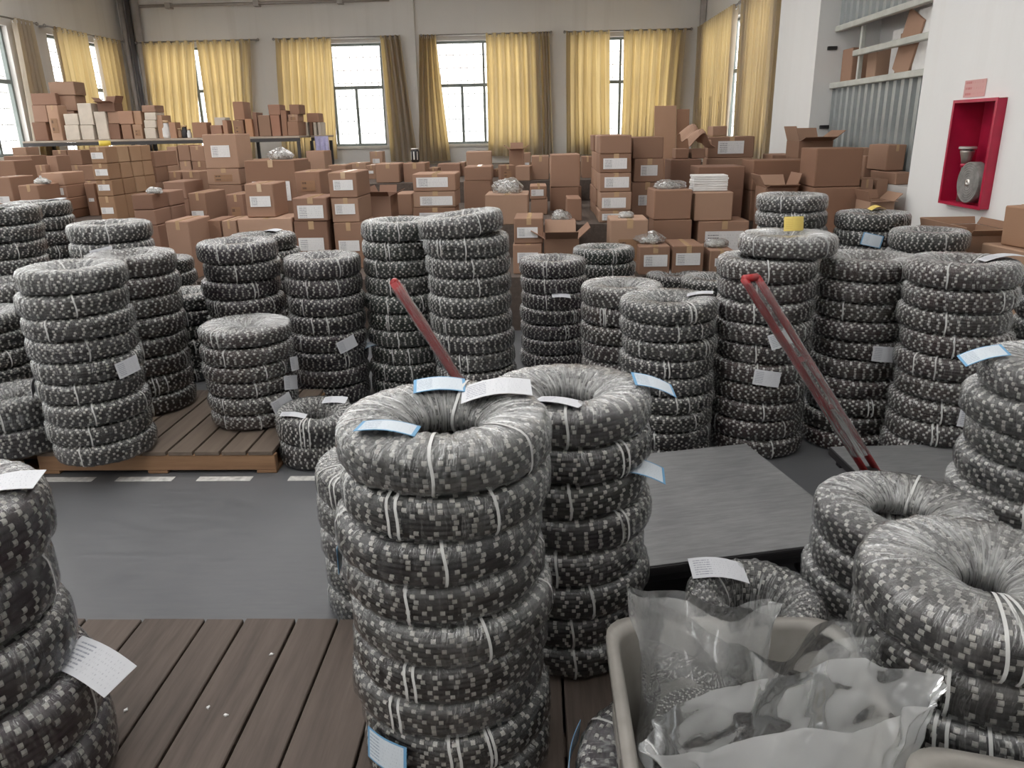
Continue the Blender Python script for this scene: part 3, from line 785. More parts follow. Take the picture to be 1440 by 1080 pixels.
# stack of printed white sheets
p = on_y(1003, 269, 6.9)
for q in range(7):
    o = bevelled(MB().box(-.15, -.1, 0, .15, .1, .018).mesh('sheet', M['white_card']), .003)
    tag(link('printed_sheet_bundle', o, None, (p[0] + random.uniform(-.008, .008), 7.1, float(on_y(1003, 270, 6.9)[2]) + .001 + q * .0195), (0, 0, random.uniform(-.05, .05))),
        '%s white sheet bundle of the pile on the plain square carton' % (['lowest', 'second lowest', 'third lowest', 'middle', 'third', 'second', 'topmost'][q]), 'paper', 'white sheet bundles')

# ------------------------------------------------------------------ shelf table with small cartons
ZS = 1.585
xs0, xs1 = XL + .2, float(on_y(421, 190, 12.0)[0]); xs2 = float(on_y(458, 190, 12.6)[0])
def shelf_table(x0, x1, y, d, lab, legs):
    r = tag(empty('shelf_table', ((x0 + x1) / 2, y, 1.0)), lab, 'table')
    h = (x1 - x0) / 2
    link('table_top', bevelled(MB().box(-h, 0, ZS - 1.03, h, d, ZS - 1.0).mesh('table_top', M['shelf_board']), .004), r)
    MB().box(-h, 0, ZS - 1.08, h, .03, ZS - 1.031).obj('apron', M['steel_dark'], r)
    for xl in legs:
        for yy in (.0, d - .04):
            MB().box(xl - (x0 + x1) / 2 - .022, yy + .001, 0, xl - (x0 + x1) / 2 + .022, yy + .04, ZS - 1.081).obj('leg', M['steel_dark'], r)
shelf_table(xs0, xs1, 12.0, .75, 'long steel legged table crowded with small cartons by left windows', [xs0 + .03, xs0 + 1.7, xs0 + 3.2, xs1 - .9, xs1 - .03])
shelf_table(xs1 + .03, xs2, 12.5, .6, 'short table end under the narrow upright cartons', [xs2 - .05])
def shelf_box(u0, u1, v0, v1, Y, d, lab, opts='N', tint=(1, 1, 1), base=None, yaw=0):
    xa, xb = float(on_y(u0, (v0 + v1) / 2, Y)[0]), float(on_y(u1, (v0 + v1) / 2, Y)[0])
    z1 = float(on_y((u0 + u1) / 2, v0, Y)[2]); z0 = ZS + .001 if base is None else base
    xa = max(xa, XL + .02)
    carton((xa + xb) / 2, Y, z0, xb - xa - .004, d, max(.05, z1 - z0), lab, opts, yaw, 'shelf cartons', tint)
    return z1 + .002
W_ = (1.6, 1.75, 1.95)
z = shelf_box(46, 66, 172, 190, 12.3, .35, 'lowest purplish carton of the leftmost shelf pile', 'N', DK)
z = shelf_box(46, 66, 148, 172, 12.3, .35, 'middle purplish carton of the leftmost shelf pile', 'N', DK, z)
z = shelf_box(44, 79, 131, 148, 12.3, .35, 'wide carton crowning the leftmost shelf pile', 'N', DK, z)
z = shelf_box(68, 84, 148, 190, 12.02, .25, 'tall tan carton before the leftmost shelf pile', 'P', (1.2, 1.15, 1.1))
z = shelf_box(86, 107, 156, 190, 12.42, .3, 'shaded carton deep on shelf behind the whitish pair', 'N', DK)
z = shelf_box(80, 107, 134, 156, 12.40, .3, 'grey brown carton second highest on the shelf', 'N', (.8, .8, .8), z)
z = shelf_box(69, 105, 115, 134, 12.38, .3, 'highest carton of everything on the shelf', 'N', (.7, .72, .72), z)
z = shelf_box(91, 111, 176, 190, 12.02, .28, 'lower of the first whitish shelf pair', 'N', W_)
z = shelf_box(90, 110, 160, 176, 12.02, .28, 'upper of the first whitish shelf pair', 'N', W_, z)
z = shelf_box(113, 131, 176, 190, 12.02, .28, 'lower greenish white shelf carton under a tall one', 'N', (1.7, 1.95, 1.9))
z = shelf_box(110, 130, 145, 176, 12.02, .28, 'tall greenish white shelf carton', 'N', (1.6, 1.85, 1.8), z)
z = shelf_box(134, 150, 157, 190, 12.02, .3, 'tall whitish carton left of the purple shelf pair', 'N', W_)
z = shelf_box(151.5, 168, 174, 190, 12.06, .4, 'lower purplish carton mid shelf', 'N', DK)
z = shelf_box(151.5, 168, 157, 174, 12.06, .4, 'upper brown carton mid shelf under the open one', 'N', (1, 1, 1), z)
z = shelf_box(137, 161, 145, 157, 12.04, .25, 'open dark mouthed carton on top mid shelf', 'O', DK, z)
z = shelf_box(171, 185, 175, 190, 12.02, .3, 'lower tan carton beneath the tilted shelf carton', 'N', (1.3, 1.3, 1.3))
z = shelf_box(167, 186, 156, 175, 12.02, .3, 'tilted tan carton mid shelf', 'N', (1.4, 1.4, 1.4), z, .1)
z = shelf_box(187, 200, 175, 190, 12.02, .3, 'small carton with dark mark mid shelf', 'P', (1.1, 1.1, 1.0))
z = shelf_box(188, 199, 156, 175, 12.06, .3, 'small tan carton above the marked one', 'N', (1.2, 1.2, 1.1), z)
z = shelf_box(203, 219, 180, 190, 12.02, .3, 'lowest layer of the white layered shelf pile', 'N', W_)
z = shelf_box(203, 219, 169, 180, 12.02, .3, 'second layer of the white layered shelf pile', 'N', W_, z)
z = shelf_box(203, 219, 158, 169, 12.02, .3, 'third layer of the white layered shelf pile', 'N', W_, z)
z = shelf_box(199, 218, 148, 158, 12.02, .3, 'top layer of the white layered shelf pile', 'N', (1.3, 1.4, 1.5), z)
z = shelf_box(221, 229, 162, 190, 12.06, .3, 'slim carton right of the white layered pile', 'N', (1.3, 1.3, 1.2))
for (u0, u1, v0, lb, tn) in ((238, 247, 172, 'leaning tiny carton right of the white jar', (1.3, 1.2, 1.1)), (270, 291, 172, 'long tiny carton among shelf clutter', (1.2, 1.1, 1.0)), (296, 312, 176, 'tiny low carton left of paired uprights', (1.1, 1, 1)), (313, 320, 169, 'slim upright tiny carton near the tall column', (1.4, 1.3, 1.2))):
    shelf_box(u0, u1, v0, 190, 12.05, .2, lb, 'N', tn)
shelf_box(302, 318, 165, 190, 12.4, .2, 'pale carton at the back of the shelf clutter', 'N', W_)
z = shelf_box(328, 343, 169, 190, 12.05, .3, 'lower mottled carton above the tall floor column', 'P')
z = shelf_box(328, 343, 143, 169, 12.05, .3, 'upper mottled carton above the tall floor column', 'N', (1.1, 1, .9), z)
z = shelf_box(345, 355, 167, 190, 12.02, .3, 'slim bright carton right of the mottled pair', 'N', (1.6, 1.4, 1.1))
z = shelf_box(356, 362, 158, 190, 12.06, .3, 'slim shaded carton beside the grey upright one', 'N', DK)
z = shelf_box(363.5, 380, 162, 190, 12.05, .3, 'grey brown upright carton on the right shelf half', 'N', (.8, .85, .85))
z = shelf_box(381, 394, 162, 190, 12.05, .3, 'pinkish upright carton on the right shelf half', 'N', (1.3, 1.1, 1.1))
z = shelf_box(377, 394, 147, 162, 12.08, .28, 'carton lying across the two uprights, dark end', 'N', (.9, .8, .8), z)
z = shelf_box(395.5, 403, 155, 190, 12.05, .3, 'tall slim carton right of the pinkish upright', 'N', (1.1, 1, .95))
z = shelf_box(404.5, 420, 171, 190, 12.02, .4, 'low plain carton at the end of the long table', 'N', (.85, .8, .75))
z = shelf_box(405, 419, 161, 171, 12.1, .3, 'mottled carton second up at the long table end', 'P', (1, 1, 1), z)
z = shelf_box(407, 421, 147, 161, 12.1, .3, 'carton at the top of the long table end pile', 'N', (.95, .9, .9), z)
for q, (u0, u1) in enumerate(((423, 427.5), (429, 433), (435, 439.5), (441, 445), (447, 451))):
    z = shelf_box(u0, u1, 172, 190, 12.52, .3, '%s slim upright white carton from the left at table end' % ORD[q].replace('top', 'first'), 'N', W_ if q != 2 else DK)
z = shelf_box(431, 448, 159, 171, 12.54, .28, 'brown carton laid over the slim white uprights', 'N', (1, .92, .9), z)
# shelf clutter: jars and bowls
jar = [(.0, 0), (.045, 0), (.05, .02), (.05, .10), (.035, .13), (.035, .16), (0, .16)]
for q, (u, s, mt, lb) in enumerate(((233, 1.0, 'white_card', 'small white jar on the shelf right of the white pile'), (252, .55, 'carton_inside', 'little brown pot among the shelf clutter'), (259, .7, 'black', 'little black bottle among the shelf clutter'), (265, .5, 'white_card', 'tiny white cup among the shelf clutter'))):
    r = tag(empty('jar', (float(on_y(u, 185, 12.1)[0]), 12.12, ZS + .001)), lb, 'jar', 'shelf jars')
    MB().lathe([(a * s * 1.4, b * s * 1.4) for a, b in jar], 14).obj('jar_body', M[mt], r, True)
    MB().lathe([(0, .16 * s * 1.4), (.04 * s * 1.4, .16 * s * 1.4), (.04 * s * 1.4, .185 * s * 1.4), (0, .185 * s * 1.4)], 14).obj('lid', M['tape'], r, True)
# violet film draped over table end
vd = MB(); nn = 16
xv0, xv1 = float(on_y(443, 200, 12.45)[0]), float(on_y(462, 200, 12.45)[0])
for jj in range(nn + 1):
    for ii in range(nn + 1):
        a, b = ii / nn, jj / nn
        vd.v.append((xv0 + (xv1 - xv0) * a, 12.455 - .03 * math.sin(a * 17) * b, ZS - .012 - b * (.27 + .06 * math.sin(9 * a))))
vd.f = [(j * (nn + 1) + i, j * (nn + 1) + i + 1, (j + 1) * (nn + 1) + i + 1, (j + 1) * (nn + 1) + i) for j in range(nn) for i in range(nn)]
ob = vd.obj('violet_wrap', M['violet'], None, True); ob.modifiers.new('thick', 'SOLIDIFY').thickness = .004
tag(ob, 'pale violet film hanging from the short table end', 'plastic film')
# yellow tape roll on the block
p = on_y(190, 204, 8.6)
zt_ = float(on_y(146, 206, 8.25)[2])
r = tag(empty('tape_roll', (float(on_y(160, 204, 8.9)[0]), 8.72, zt_ + .003)), 'yellow tape roll lying on the yellowish carton block', 'tape')
MB().lathe([(.035, 0), (.06, 0), (.06, .055), (.035, .055)], 20, None, True).obj('tape_band', M['yellow'], r, True)
MB().lathe([(.031, .002), (.0345, .002), (.0345, .053), (.031, .053)], 20, None, True).obj('core', M['tape'], r, True)
# dark drum below the pillar
zt_ = float(on_y(584, 229, 10.0)[2])
r = tag(empty('drum', (float(on_y(582, 220, 10.1)[0]), 10.2, zt_ + .002)), 'small dark drum with a silver lid on the carton below pillar', 'drum')
MB().lathe([(0, 0), (.045, 0), (.055, .03), (.055, .13), (.045, .155), (0, .155)], 18).obj('drum_body', M['black'], r, True)
MB().lathe([(0, .156), (.048, .156), (.048, .17), (0, .17)], 18).obj('lid', M['eyelet'], r, True)
for a in (-.5, .3, 1.1):
    MB().box(-.006, -.0575, .03, .006, -.0545, .13, Matrix.Rotation(a - .4, 4, 'Z')).obj('stripe', M['eyelet'], r)

# bags of beads on cartons
def bead_bag(u, v, Y, back, w, h, lab, mat='bag_clear', z=None):
    z0 = float(on_y(u, v, Y)[2]) + .002 if z is None else z
    x0 = float(on_y(u, v, Y)[0])
    r = tag(empty('bead_bag', (x0, Y + back, z0)), lab, 'bag', 'bags of beads')
    bm = bmesh.new(); bmesh.ops.create_icosphere(bm, subdivisions=4, radius=1)
    s0 = random.uniform(0, 9)
    uvs = []
    for q in bm.verts:
        c = q.co.copy()
        n = 1 + .08 * math.sin(5 * c.x + s0) + .07 * math.sin(7 * c.y + 2 * s0) + .05 * math.sin(13 * c.x + 11 * c.z + s0)
        zz = max(-.55, c.z * n)
        q.co = Vector((c.x * n * w / 2, c.y * n * w / 2 * .8, (zz + .55) / 1.6 * h))
        uvs.append((c.x, c.y))
    me = bpy.data.meshes.new('plastic'); bm.to_mesh(me); bm.free(); me.materials.append(M[mat]); set_uv(me, uvs)
    me.polygons.foreach_set('use_smooth', [True] * len(me.polygons)); link('plastic', me, r)
    mb = MB()
    for q in range(170):
        th, rr = random.uniform(0, 2 * PI), math.sqrt(random.random()) * .8
        hz = (1 - rr * rr) * .72 * random.random() + .02
        c = Vector((math.cos(th) * rr * w / 2 * .9, math.sin(th) * rr * w / 2 * .72, hz * h * .9 + .006))
        mb.lathe([(0, -.007), (.008, -.007), (.008, .007), (0, .007)], 6, Matrix.Translation(c) @ Matrix.Rotation(random.uniform(0, 3), 4, Vector((random.random(), random.random(), random.random() + .01)).normalized()))
    o = mb.obj('beads', M['bead'], r); o['kind'] = 'stuff'
bead_bag(385, 226, 7.9, .24, .26, .12, 'film bundle of wire on the large wide carton')
bead_bag(44, 261, 8.2, .2, .17, .07, 'small film bundle on the pale labelled carton')
bead_bag(208, 274, 6.9, .12, .14, .06, 'small film bundle on the dark fronted column')
bead_bag(714, 274, 7.35, .2, .29, .14, 'clear bag of beads on carton behind the leaning stack')
bead_bag(789, 313, 7.0, .14, .19, .1, 'greenish clear bag on the dark carton left of tower')
bead_bag(883, 310, 6.45, .16, .13, .06, 'small white bag on the printed carton at the tower foot')
bead_bag(946, 268, 6.85, .2, .28, .08, 'bead bag flattened on the plain carton pair')
bead_bag(918, 347, 6.28, .2, .27, .1, 'puffy bead bag on the front labelled carton')
bead_bag(1014, 352, 6.28, .2, .2, .07, 'flat clear bag on the carton beside the brown coils')

# ------------------------------------------------------------------ film wrapped wire coils
RO, HC = .23, .105          # outer radius and height of a coil
def contour(hole, n, ex=4.2, grow=0.0, slope=.30):
    """closed cross-section of the coil ring, as (radius, height) points"""
    rc, a, b = (RO + hole) / 2, (RO - hole) / 2, HC / 2
    pts = []
    for k in range(n):
        t = 2 * PI * k / n
        c, s = math.cos(t), math.sin(t)
        e_ = ex if c > 0 else 2.3 + (ex - 2.3) * max(0, 1 + 2 * c)
        x = math.copysign(abs(c) ** (2 / e_), c); y = math.copysign(abs(s) ** (2 / e_), s)
        drop = slope * max(0, -x) if y > 0 else .1 * slope * max(0, -x)
        r = rc + (a + grow) * x
        pts.append((max(r, .012), b + (b + grow) * y * (1 - drop)))
    return pts
def resample(pts, step):
    P_ = np.array(pts + [pts[0]]); L = np.r_[0, np.cumsum(np.hypot(*np.diff(P_, axis=0).T))]
    m = int(L[-1] / step); s = np.arange(m) * L[-1] / m
    return np.c_[np.interp(s, L, P_[:, 0]), np.interp(s, L, P_[:, 1])]

def coil_meshes(hole, seed, pitch=.0135, dense=False):
    g = np.random.default_rng(seed)
    q = resample(contour(hole, 400), pitch)
    m = len(q)
    # normals of the closed contour
    tg = np.roll(q, -1, 0) - np.roll(q, 1, 0); tg /= np.linalg.norm(tg, axis=1)[:, None]
    nr = np.c_[tg[:, 1], -tg[:, 0]]
    rr = pitch * .36
    cen = q - nr * rr
    prof = []
    for k in range(m):
        for a in (-1.25, -.5, .5, 1.25):
            v = nr[k] * math.cos(a) + tg[k] * math.sin(a)
            prof.append(tuple(cen[k] + v * rr))
    core = MB().lathe(prof, 56, None, True).mesh('wire_winding', M['wire'], True)
    bv, bf = [], []
    rb, lb, ns = .0060, .0102, 6
    for k in range(m):
        r, z = cen[k]
        if z < .012 and nr[k][1] < -.6: continue
        if r < .03: continue
        nb = int(2 * PI * r / .038); ph = g.uniform(0, 2 * PI)
        for j in range(nb):
            if g.random() < .11: continue
            th = ph + 2 * PI * (j + g.uniform(-.12, .12)) / nb
            ct, st = math.cos(th), math.sin(th)
            c = np.array([r * ct, r * st, z]); tn = np.array([-st, ct, 0]); er = np.array([ct, st, 0]); ez = np.array([0, 0, 1.])
            b0 = len(bv)
            for e in (-.5, .5):
                for w in range(ns):
                    a = 2 * PI * w / ns
                    bv.append(c + tn * lb * e + (er * math.cos(a) + ez * math.sin(a)) * rb)
            for w in range(ns): bf.append((b0 + w, b0 + (w + 1) % ns, b0 + ns + (w + 1) % ns, b0 + ns + w))
            bf.append(tuple(b0 + w for w in range(ns))[::-1]); bf.append(tuple(b0 + ns + w for w in range(ns)))
    beads = MB().add(bv, bf).mesh('beads', M['bead'])
    # film shell with wrapping wrinkles
    na, npf = 200, 40
    cf = resample(contour(hole, 400, 3.9, .004), .42 / npf); npf = len(cf)
    tg2 = np.roll(cf, -1, 0) - np.roll(cf, 1, 0); tg2 /= np.linalg.norm(tg2, axis=1)[:, None]
    nr2 = np.c_[tg2[:, 1], -tg2[:, 0]]
    A = np.linspace(0, 2 * PI, na, endpoint=False)
    off = np.zeros((npf, na)); tt = np.linspace(0, 2 * PI, npf, endpoint=False)[:, None]
    for k_, am in ((23, .0009), (37, .0008), (58, .0006), (9, .0010), (83, .0004)):
        tw = g.integers(-2, 3)
        off += am * np.sin(k_ * A[None, :] + tw * tt + g.uniform(0, 6)) * (1 + .6 * np.sin(2 * tt + g.uniform(0, 6)))
    off += .0014
    vv = np.zeros((npf, na, 3))
    rad = cf[:, 0][:, None] + nr2[:, 0][:, None] * off; zz = cf[:, 1][:, None] + nr2[:, 1][:, None] * off
    vv[..., 0] = rad * np.cos(A); vv[..., 1] = rad * np.sin(A); vv[..., 2] = zz
    ff = [(i * na + k, i * na + (k + 1) % na, ((i + 1) % npf) * na + (k + 1) % na, ((i + 1) % npf) * na + k) for i in range(npf) for k in range(na)]
    film = MB().add(vv.reshape(-1, 3), ff)
    uv = np.zeros((npf, na, 2)); uv[..., 0] = (np.abs(A - PI) / PI)[None, :]; uv[..., 1] = (np.abs(np.linspace(-1, 1, npf)))[:, None]
    # slanted wrap: shift u with v
    uv[..., 0] += uv[..., 1] * .05
    mf = film.mesh('film_wrap', M['film_dense' if dense else 'film'], True); set_uv(mf, uv.reshape(-1, 2))
    # strap band: follows the contour at one azimuth, about 9 mm wide
    cs = resample(contour(hole, 400, 3.9, .0075), .42 / 26)
    sb = MB(); ns_ = len(cs)
    for (r, z) in cs:
        for w in (-.0034, .0034): sb.v.append((r, w + .004 * math.sin(z * 40), z))
    sb.f = [(2 * i, 2 * i + 1, 2 * ((i + 1) % ns_) + 1, 2 * ((i + 1) % ns_)) for i in range(ns_)]
    strap = sb.mesh('strap', M['strap'], True)
    return core, beads, mf, strap

KINDS_ = {'a': coil_meshes(.086, 1), 'b': coil_meshes(.075, 2), 'c': coil_meshes(.092, 3), 'd': coil_meshes(.045, 4, dense=True), 'e': coil_meshes(.082, 5, dense=True)}

def tag_mesh(w, h, bend, mat):
    n = 6; mb = MB(); uv = []
    for j in range(2):
        for i in range(n + 1):
            a = i / n
            for k in range(2):
                mb.v.append((w * (a - .5), h * (j - .5), bend * math.sin(a * PI) + (k * .0012))); uv.append((a, j))
    id_ = lambda i, j, k: (j * (n + 1) + i) * 2 + k
    for i in range(n):
        mb.f += [(id_(i, 0, 1), id_(i + 1, 0, 1), id_(i + 1, 1, 1), id_(i, 1, 1)), (id_(i, 1, 0), id_(i + 1, 1, 0), id_(i + 1, 0, 0), id_(i, 0, 0)),
                 (id_(i, 0, 0), id_(i + 1, 0, 0), id_(i + 1, 0, 1), id_(i, 0, 1)), (id_(i, 1, 1), id_(i + 1, 1, 1), id_(i + 1, 1, 0), id_(i, 1, 0))]
    mb.f += [(id_(0, 0, 0), id_(0, 0, 1), id_(0, 1, 1), id_(0, 1, 0)), (id_(n, 0, 1), id_(n, 0, 0), id_(n, 1, 0), id_(n, 1, 1))]
    me = mb.mesh('paper_tag', mat); set_uv(me, uv); return me
TAGS = {'w': tag_mesh(.125, .075, .006, M['tag']), 'b': tag_mesh(.125, .08, .008, M['tag_blue']), 'y': tag_mesh(.10, .07, .02, M['note_yellow']), 'W': tag_mesh(.165, .10, .014, M['tag'])}

def coil(x, y, z, D, h, kind, rz, label, straps, tags=(), tint=(1, 1, 1), tilt=(0, 0), group='wire coils'):
    core, beads, film, strap = KINDS_[kind]
    s = D / (2 * RO); sz = h / HC * .985
    r = tag(empty('wire_coil', (x, y, z)), label, 'wire coil', group)
    r.rotation_euler = (tilt[0], tilt[1], 0)
    S_ = (s, s, sz)
    o = link('wire_winding', core, r, None, (0, 0, rz), S_); o.color = (*tint, 1)
    o = link('beads', beads, r, None, (0, 0, rz + .3), S_); o['kind'] = 'stuff'
    link('film_wrap', film, r, None, (0, 0, rz * 1.7), S_)
    for a in straps: link('strap', strap, r, None, (0, 0, a), S_)
    # tags: (style, azimuth in the plan seen by the camera (deg, 0 = right, -90 = towards camera), where)
    for (st, az, wh) in tags:
        a = math.radians(az); ca, sa = math.cos(a), math.sin(a)
        if wh == 'top':      # lying on the upper face, text to the camera
            rr = RO * s * .68
            link('paper_tag', TAGS[st], r, (ca * rr, sa * rr, h + .004), (.12 * sa - .03, -.14 * ca, random.uniform(-.4, .4)))
        elif wh == 'out':    # sticking outwards over the rim
            rr = RO * s * 1.05
            link('paper_tag', TAGS[st], r, (ca * rr, sa * rr, h * .98), (.15, .35 * ca, random.uniform(-.3, .3)))
        elif wh == 'stand':  # curled upright note on top
            link('paper_tag', TAGS[st], r, (ca * RO * s * .45, sa * RO * s * .45, h + .032), (PI / 2 - .15, 0, .1))
        else:                # hanging down the outside
            rr = RO * s + .016
            link('paper_tag', TAGS[st], r, (ca * rr, sa * rr, h * .45), (PI / 2 - .12, random.uniform(-.35, .35), a + PI / 2))
    return r

def stack(u, v, w, base, desc, D=.46, n=None, kinds='abc', tags=None, tint=(1, 1, 1), lean=(0, 0), toptilt=(0, 0), jit=.008, topkind=None, nomax=None):
    p = by_width(u, v, w, D)
    zt = float(p[2]) - .004
    n = n or max(1, round((zt - base) / .106)); h = (zt - base) / n
    tags = tags or {}
    for i in range(n):                    # i = 0 is the top coil
        z = base + (n - 1 - i) * h
        f = 1 - i / max(1, n - 1)
        kd = topkind if (i == 0 and topkind) else random.choice(kinds)
        dx, dy = (random.uniform(-jit, jit) for _ in 'ab')
        ns = random.choice((2, 2, 3))
        # one strap near the side facing the camera, the rest anywhere
        st = [-PI / 2 + random.uniform(-.75, .75)] + [random.uniform(-PI, PI) for _ in range(ns - 1)]
        if random.random() < .3: st.append(st[0] + .09)
        lab = ('film wrapped wire coil, ' + desc[1:]) if n == 1 else '%s coil %s the %s' % (ORD[i], 'of' if i == 0 else 'down in', desc)
        tl = toptilt if i == 0 else (random.uniform(-.012, .012), random.uniform(-.012, .012))
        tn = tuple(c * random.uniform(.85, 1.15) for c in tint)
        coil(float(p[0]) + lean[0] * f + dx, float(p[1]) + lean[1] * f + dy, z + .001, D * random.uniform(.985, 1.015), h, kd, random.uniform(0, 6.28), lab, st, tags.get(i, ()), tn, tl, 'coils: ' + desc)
    return p, n, h

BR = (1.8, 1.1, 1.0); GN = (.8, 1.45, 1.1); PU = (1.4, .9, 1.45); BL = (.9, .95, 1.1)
# on the left pallet
stack(97, 372, 140, .123, 'tall stack on the left corner of the long pallet', n=9, tags={4: [('w', -20, 'hang')], 5: [('w', -160, 'hang')]}, jit=.012)
stack(180, 354, 118, .123, 'stack hidden behind the tall pallet corner stack', tint=BR)
stack(342, 452, 122, .123, 'short stack with side tags on the long pallet', n=6, kinds='abd', topkind='d', tags={3: [('w', -15, 'hang')], 4: [('w', -35, 'hang')], 2: [('w', 0, 'hang')]}, tint=BR, jit=.014)
stack(452, 358, 106, 0, 'stack behind the small two coil pile', tags={4: [('w', -50, 'hang')]}, tint=PU)
stack(442, 574, 110, 0, 'small pile at the right end of the pallet', D=.40, n=2, tags={0: [('w', -130, 'top'), ('w', 60, 'top')]}, toptilt=(.05, .07))
stack(22, 548, 124, .123, 'two coil pile on the far left pallet', D=.44, n=2, jit=.012)
# behind on the left
stack(-2, 290, 98, 0, 'tall stack cut by the left edge of the picture', tags={0: [('w', -60, 'top')]})
stack(52, 283, 84, 0, 'tall stack second from the left edge, at the back', tags={0: [('w', 60, 'top')]})
stack(10, 393, 106, 0, 'waist high stack behind the far left pallet')
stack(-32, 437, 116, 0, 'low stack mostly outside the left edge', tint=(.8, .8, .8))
stack(153, 312, 108, 0, 'stack with white paper under its top coil', tags={1: [('w', -75, 'hang')]})
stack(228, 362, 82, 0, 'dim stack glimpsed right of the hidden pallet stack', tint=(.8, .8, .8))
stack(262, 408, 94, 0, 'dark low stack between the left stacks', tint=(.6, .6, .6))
stack(335, 337, 106, 0, 'stack behind the short tagged one', tint=PU, jit=.02)
stack(370, 328, 90, 0, 'rearmost stack beside the wide light carton', tags={0: [('w', 80, 'top')]})
# middle
stack(560, 308, 105, 0, 'greenish stack left of the leaning stack', tags={1: [('w', -40, 'out')], 7: [('b', -150, 'out')]}, tint=GN)
stack(664, 299, 118, 0, 'tallest leaning stack in the middle', jit=.012, lean=(-.05, 0), toptilt=(0, -.12))
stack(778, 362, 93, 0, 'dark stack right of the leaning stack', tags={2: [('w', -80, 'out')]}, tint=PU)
stack(850, 346, 84, 0, 'greenish stack at the foot of the labelled tower', tint=GN)
stack(875, 397, 112, 0, 'stack with olive tinted top behind the pair', topkind='e', tint=BR)
stack(943, 415, 132, 0, 'stack at the far edge of the grey deck', n=9, tags={0: [('w', 10, 'top')], 8: [('w', -95, 'hang')]}, jit=.012)
stack(950, 383, 80, 0, 'low stack behind the deck edge stack')
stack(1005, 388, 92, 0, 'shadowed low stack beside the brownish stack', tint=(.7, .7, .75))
# right
p, n_, h_ = stack(1080, 358, 132, 0, 'brownish stack under the yellow note coil', n=10, tags={3: [('w', -85, 'hang')], 5: [('w', -95, 'hang')]}, tint=BR, jit=.012)
coil(float(p[0]) + .095, float(p[1]) + .02, float(p[2]) + .002, .45, .10, 'd', 1.0, 'single coil with a yellow note standing on top', [-1.0, -2.6, 1.0], [('y', 60, 'stand')], BR, (0, 0), 'coils: brownish stack under the yellow note coil')
stack(1116, 272, 94, 0, 'silvery stack behind the yellow note coil', kinds='e')
stack(1228, 297, 96, 0, 'stack with blue tag behind the tall right pair', kinds='ae', tags={1: [('b', -110, 'hang')], 0: [('y', 60, 'top')]})
stack(1306, 322, 100, 0, 'dark stack beside the crushed carton', D=.42, tint=(.8, .8, .8))
stack(1222, 358, 133, 0, 'tall stack in the middle of the right row', D=.47, n=10, tags={4: [('w', -85, 'hang')]}, tint=BR, jit=.012)
stack(1357, 362, 143, 0, 'tall stack behind the far trolley deck', D=.45, n=10, tags={0: [('W', -10, 'top')], 6: [('w', -85, 'hang')]}, tint=BR, jit=.014)
stack(1495, 500, 215, 0, 'silvery stack cut by the right edge', kinds='e', tags={0: [('b', 170, 'out')]}, jit=.02)
stack(1522, 385, 140, 0, 'farther stack cut by the right edge', kinds='ae')
stack(1268, 705, 230, 0, 'short stack behind the biggest right coil', kinds='e', topkind='e', tags={0: []}, jit=.012)
stack(1388, 790, 330, 0, 'big stack in the right foreground', kinds='ae', topkind='d', tags={0: [('w', -60, 'top'), ('w', -20, 'out')]}, jit=.012)
stack(1060, 832, 188, 0, 'low pile behind the plastic tote', D=.38, n=2, tags={0: [('W', 130, 'top')]})
# foreground
stack(618, 575, 292, .1, 'front middle stack', n=9, kinds='abce', topkind='e', tags={0: [('b', -130, 'top'), ('W', 45, 'top'), ('b', 100, 'top')], 7: [('b', -125, 'hang')], 3: [('b', 170, 'hang')]}, jit=.012)
stack(800, 540, 230, .1, 'second front stack beside the grey deck', n=8, kinds='abce', topkind='e', tags={0: [('w', -100, 'top'), ('b', 0, 'out')], 2: [('b', -30, 'out')]}, jit=.014)
stack(540, 640, 190, 0, 'stack peeping out left behind the front one', kinds='e')
stack(-92, 705, 322, .1, 'leaning stack in the left foreground', D=.5, n=5, kinds='abc', tags={0: [('W', 20, 'top')], 3: [('W', 10, 'out')], 4: [('W', -50, 'hang')]}, jit=.02, lean=(-.075, 0), tint=PU)
for i in range(2):
    coil(.31, 1.33, .101 + (1 - i) * .1, .46, .1, 'a', i * 2.0, '%s coil squashed under the grey tote' % ('upper', 'lower')[i], [-2.4, 2.6, 0], [('b', 165, 'hang')] if i == 0 else [], PU, (0, 0), 'coils under the tote')

# ------------------------------------------------------------------ plank platform, pallets, floor marks
PX = [-2.12, -1.92, -1.70, -1.50, -1.31, -1.10, -.97, -.80, -.66, -.47, -.30, -.12, .06, .24, .42]
pf = tag(empty('plank_platform', (-.75, 1.15, 0)), 'dark brown plank platform on the floor in front', 'pallet')
for a, b in zip(PX[:-1], PX[1:]):
    me = bevelled(MB().box(a + .75 + .004, -.95 + random.uniform(0, .01), .075, b + .75 - .004, .96 + random.uniform(-.006, .004), .1 + random.uniform(-.003, -.0005)).mesh('plank', M['plank']), .003)
    link('plank', me, pf)
for y in (-.85, -.2, .45, .9):
    MB().box(PX[0] + .75, y - .04, 0.001, PX[-1] + .75, y + .04, .0745).obj('joist', M['plank'], pf)

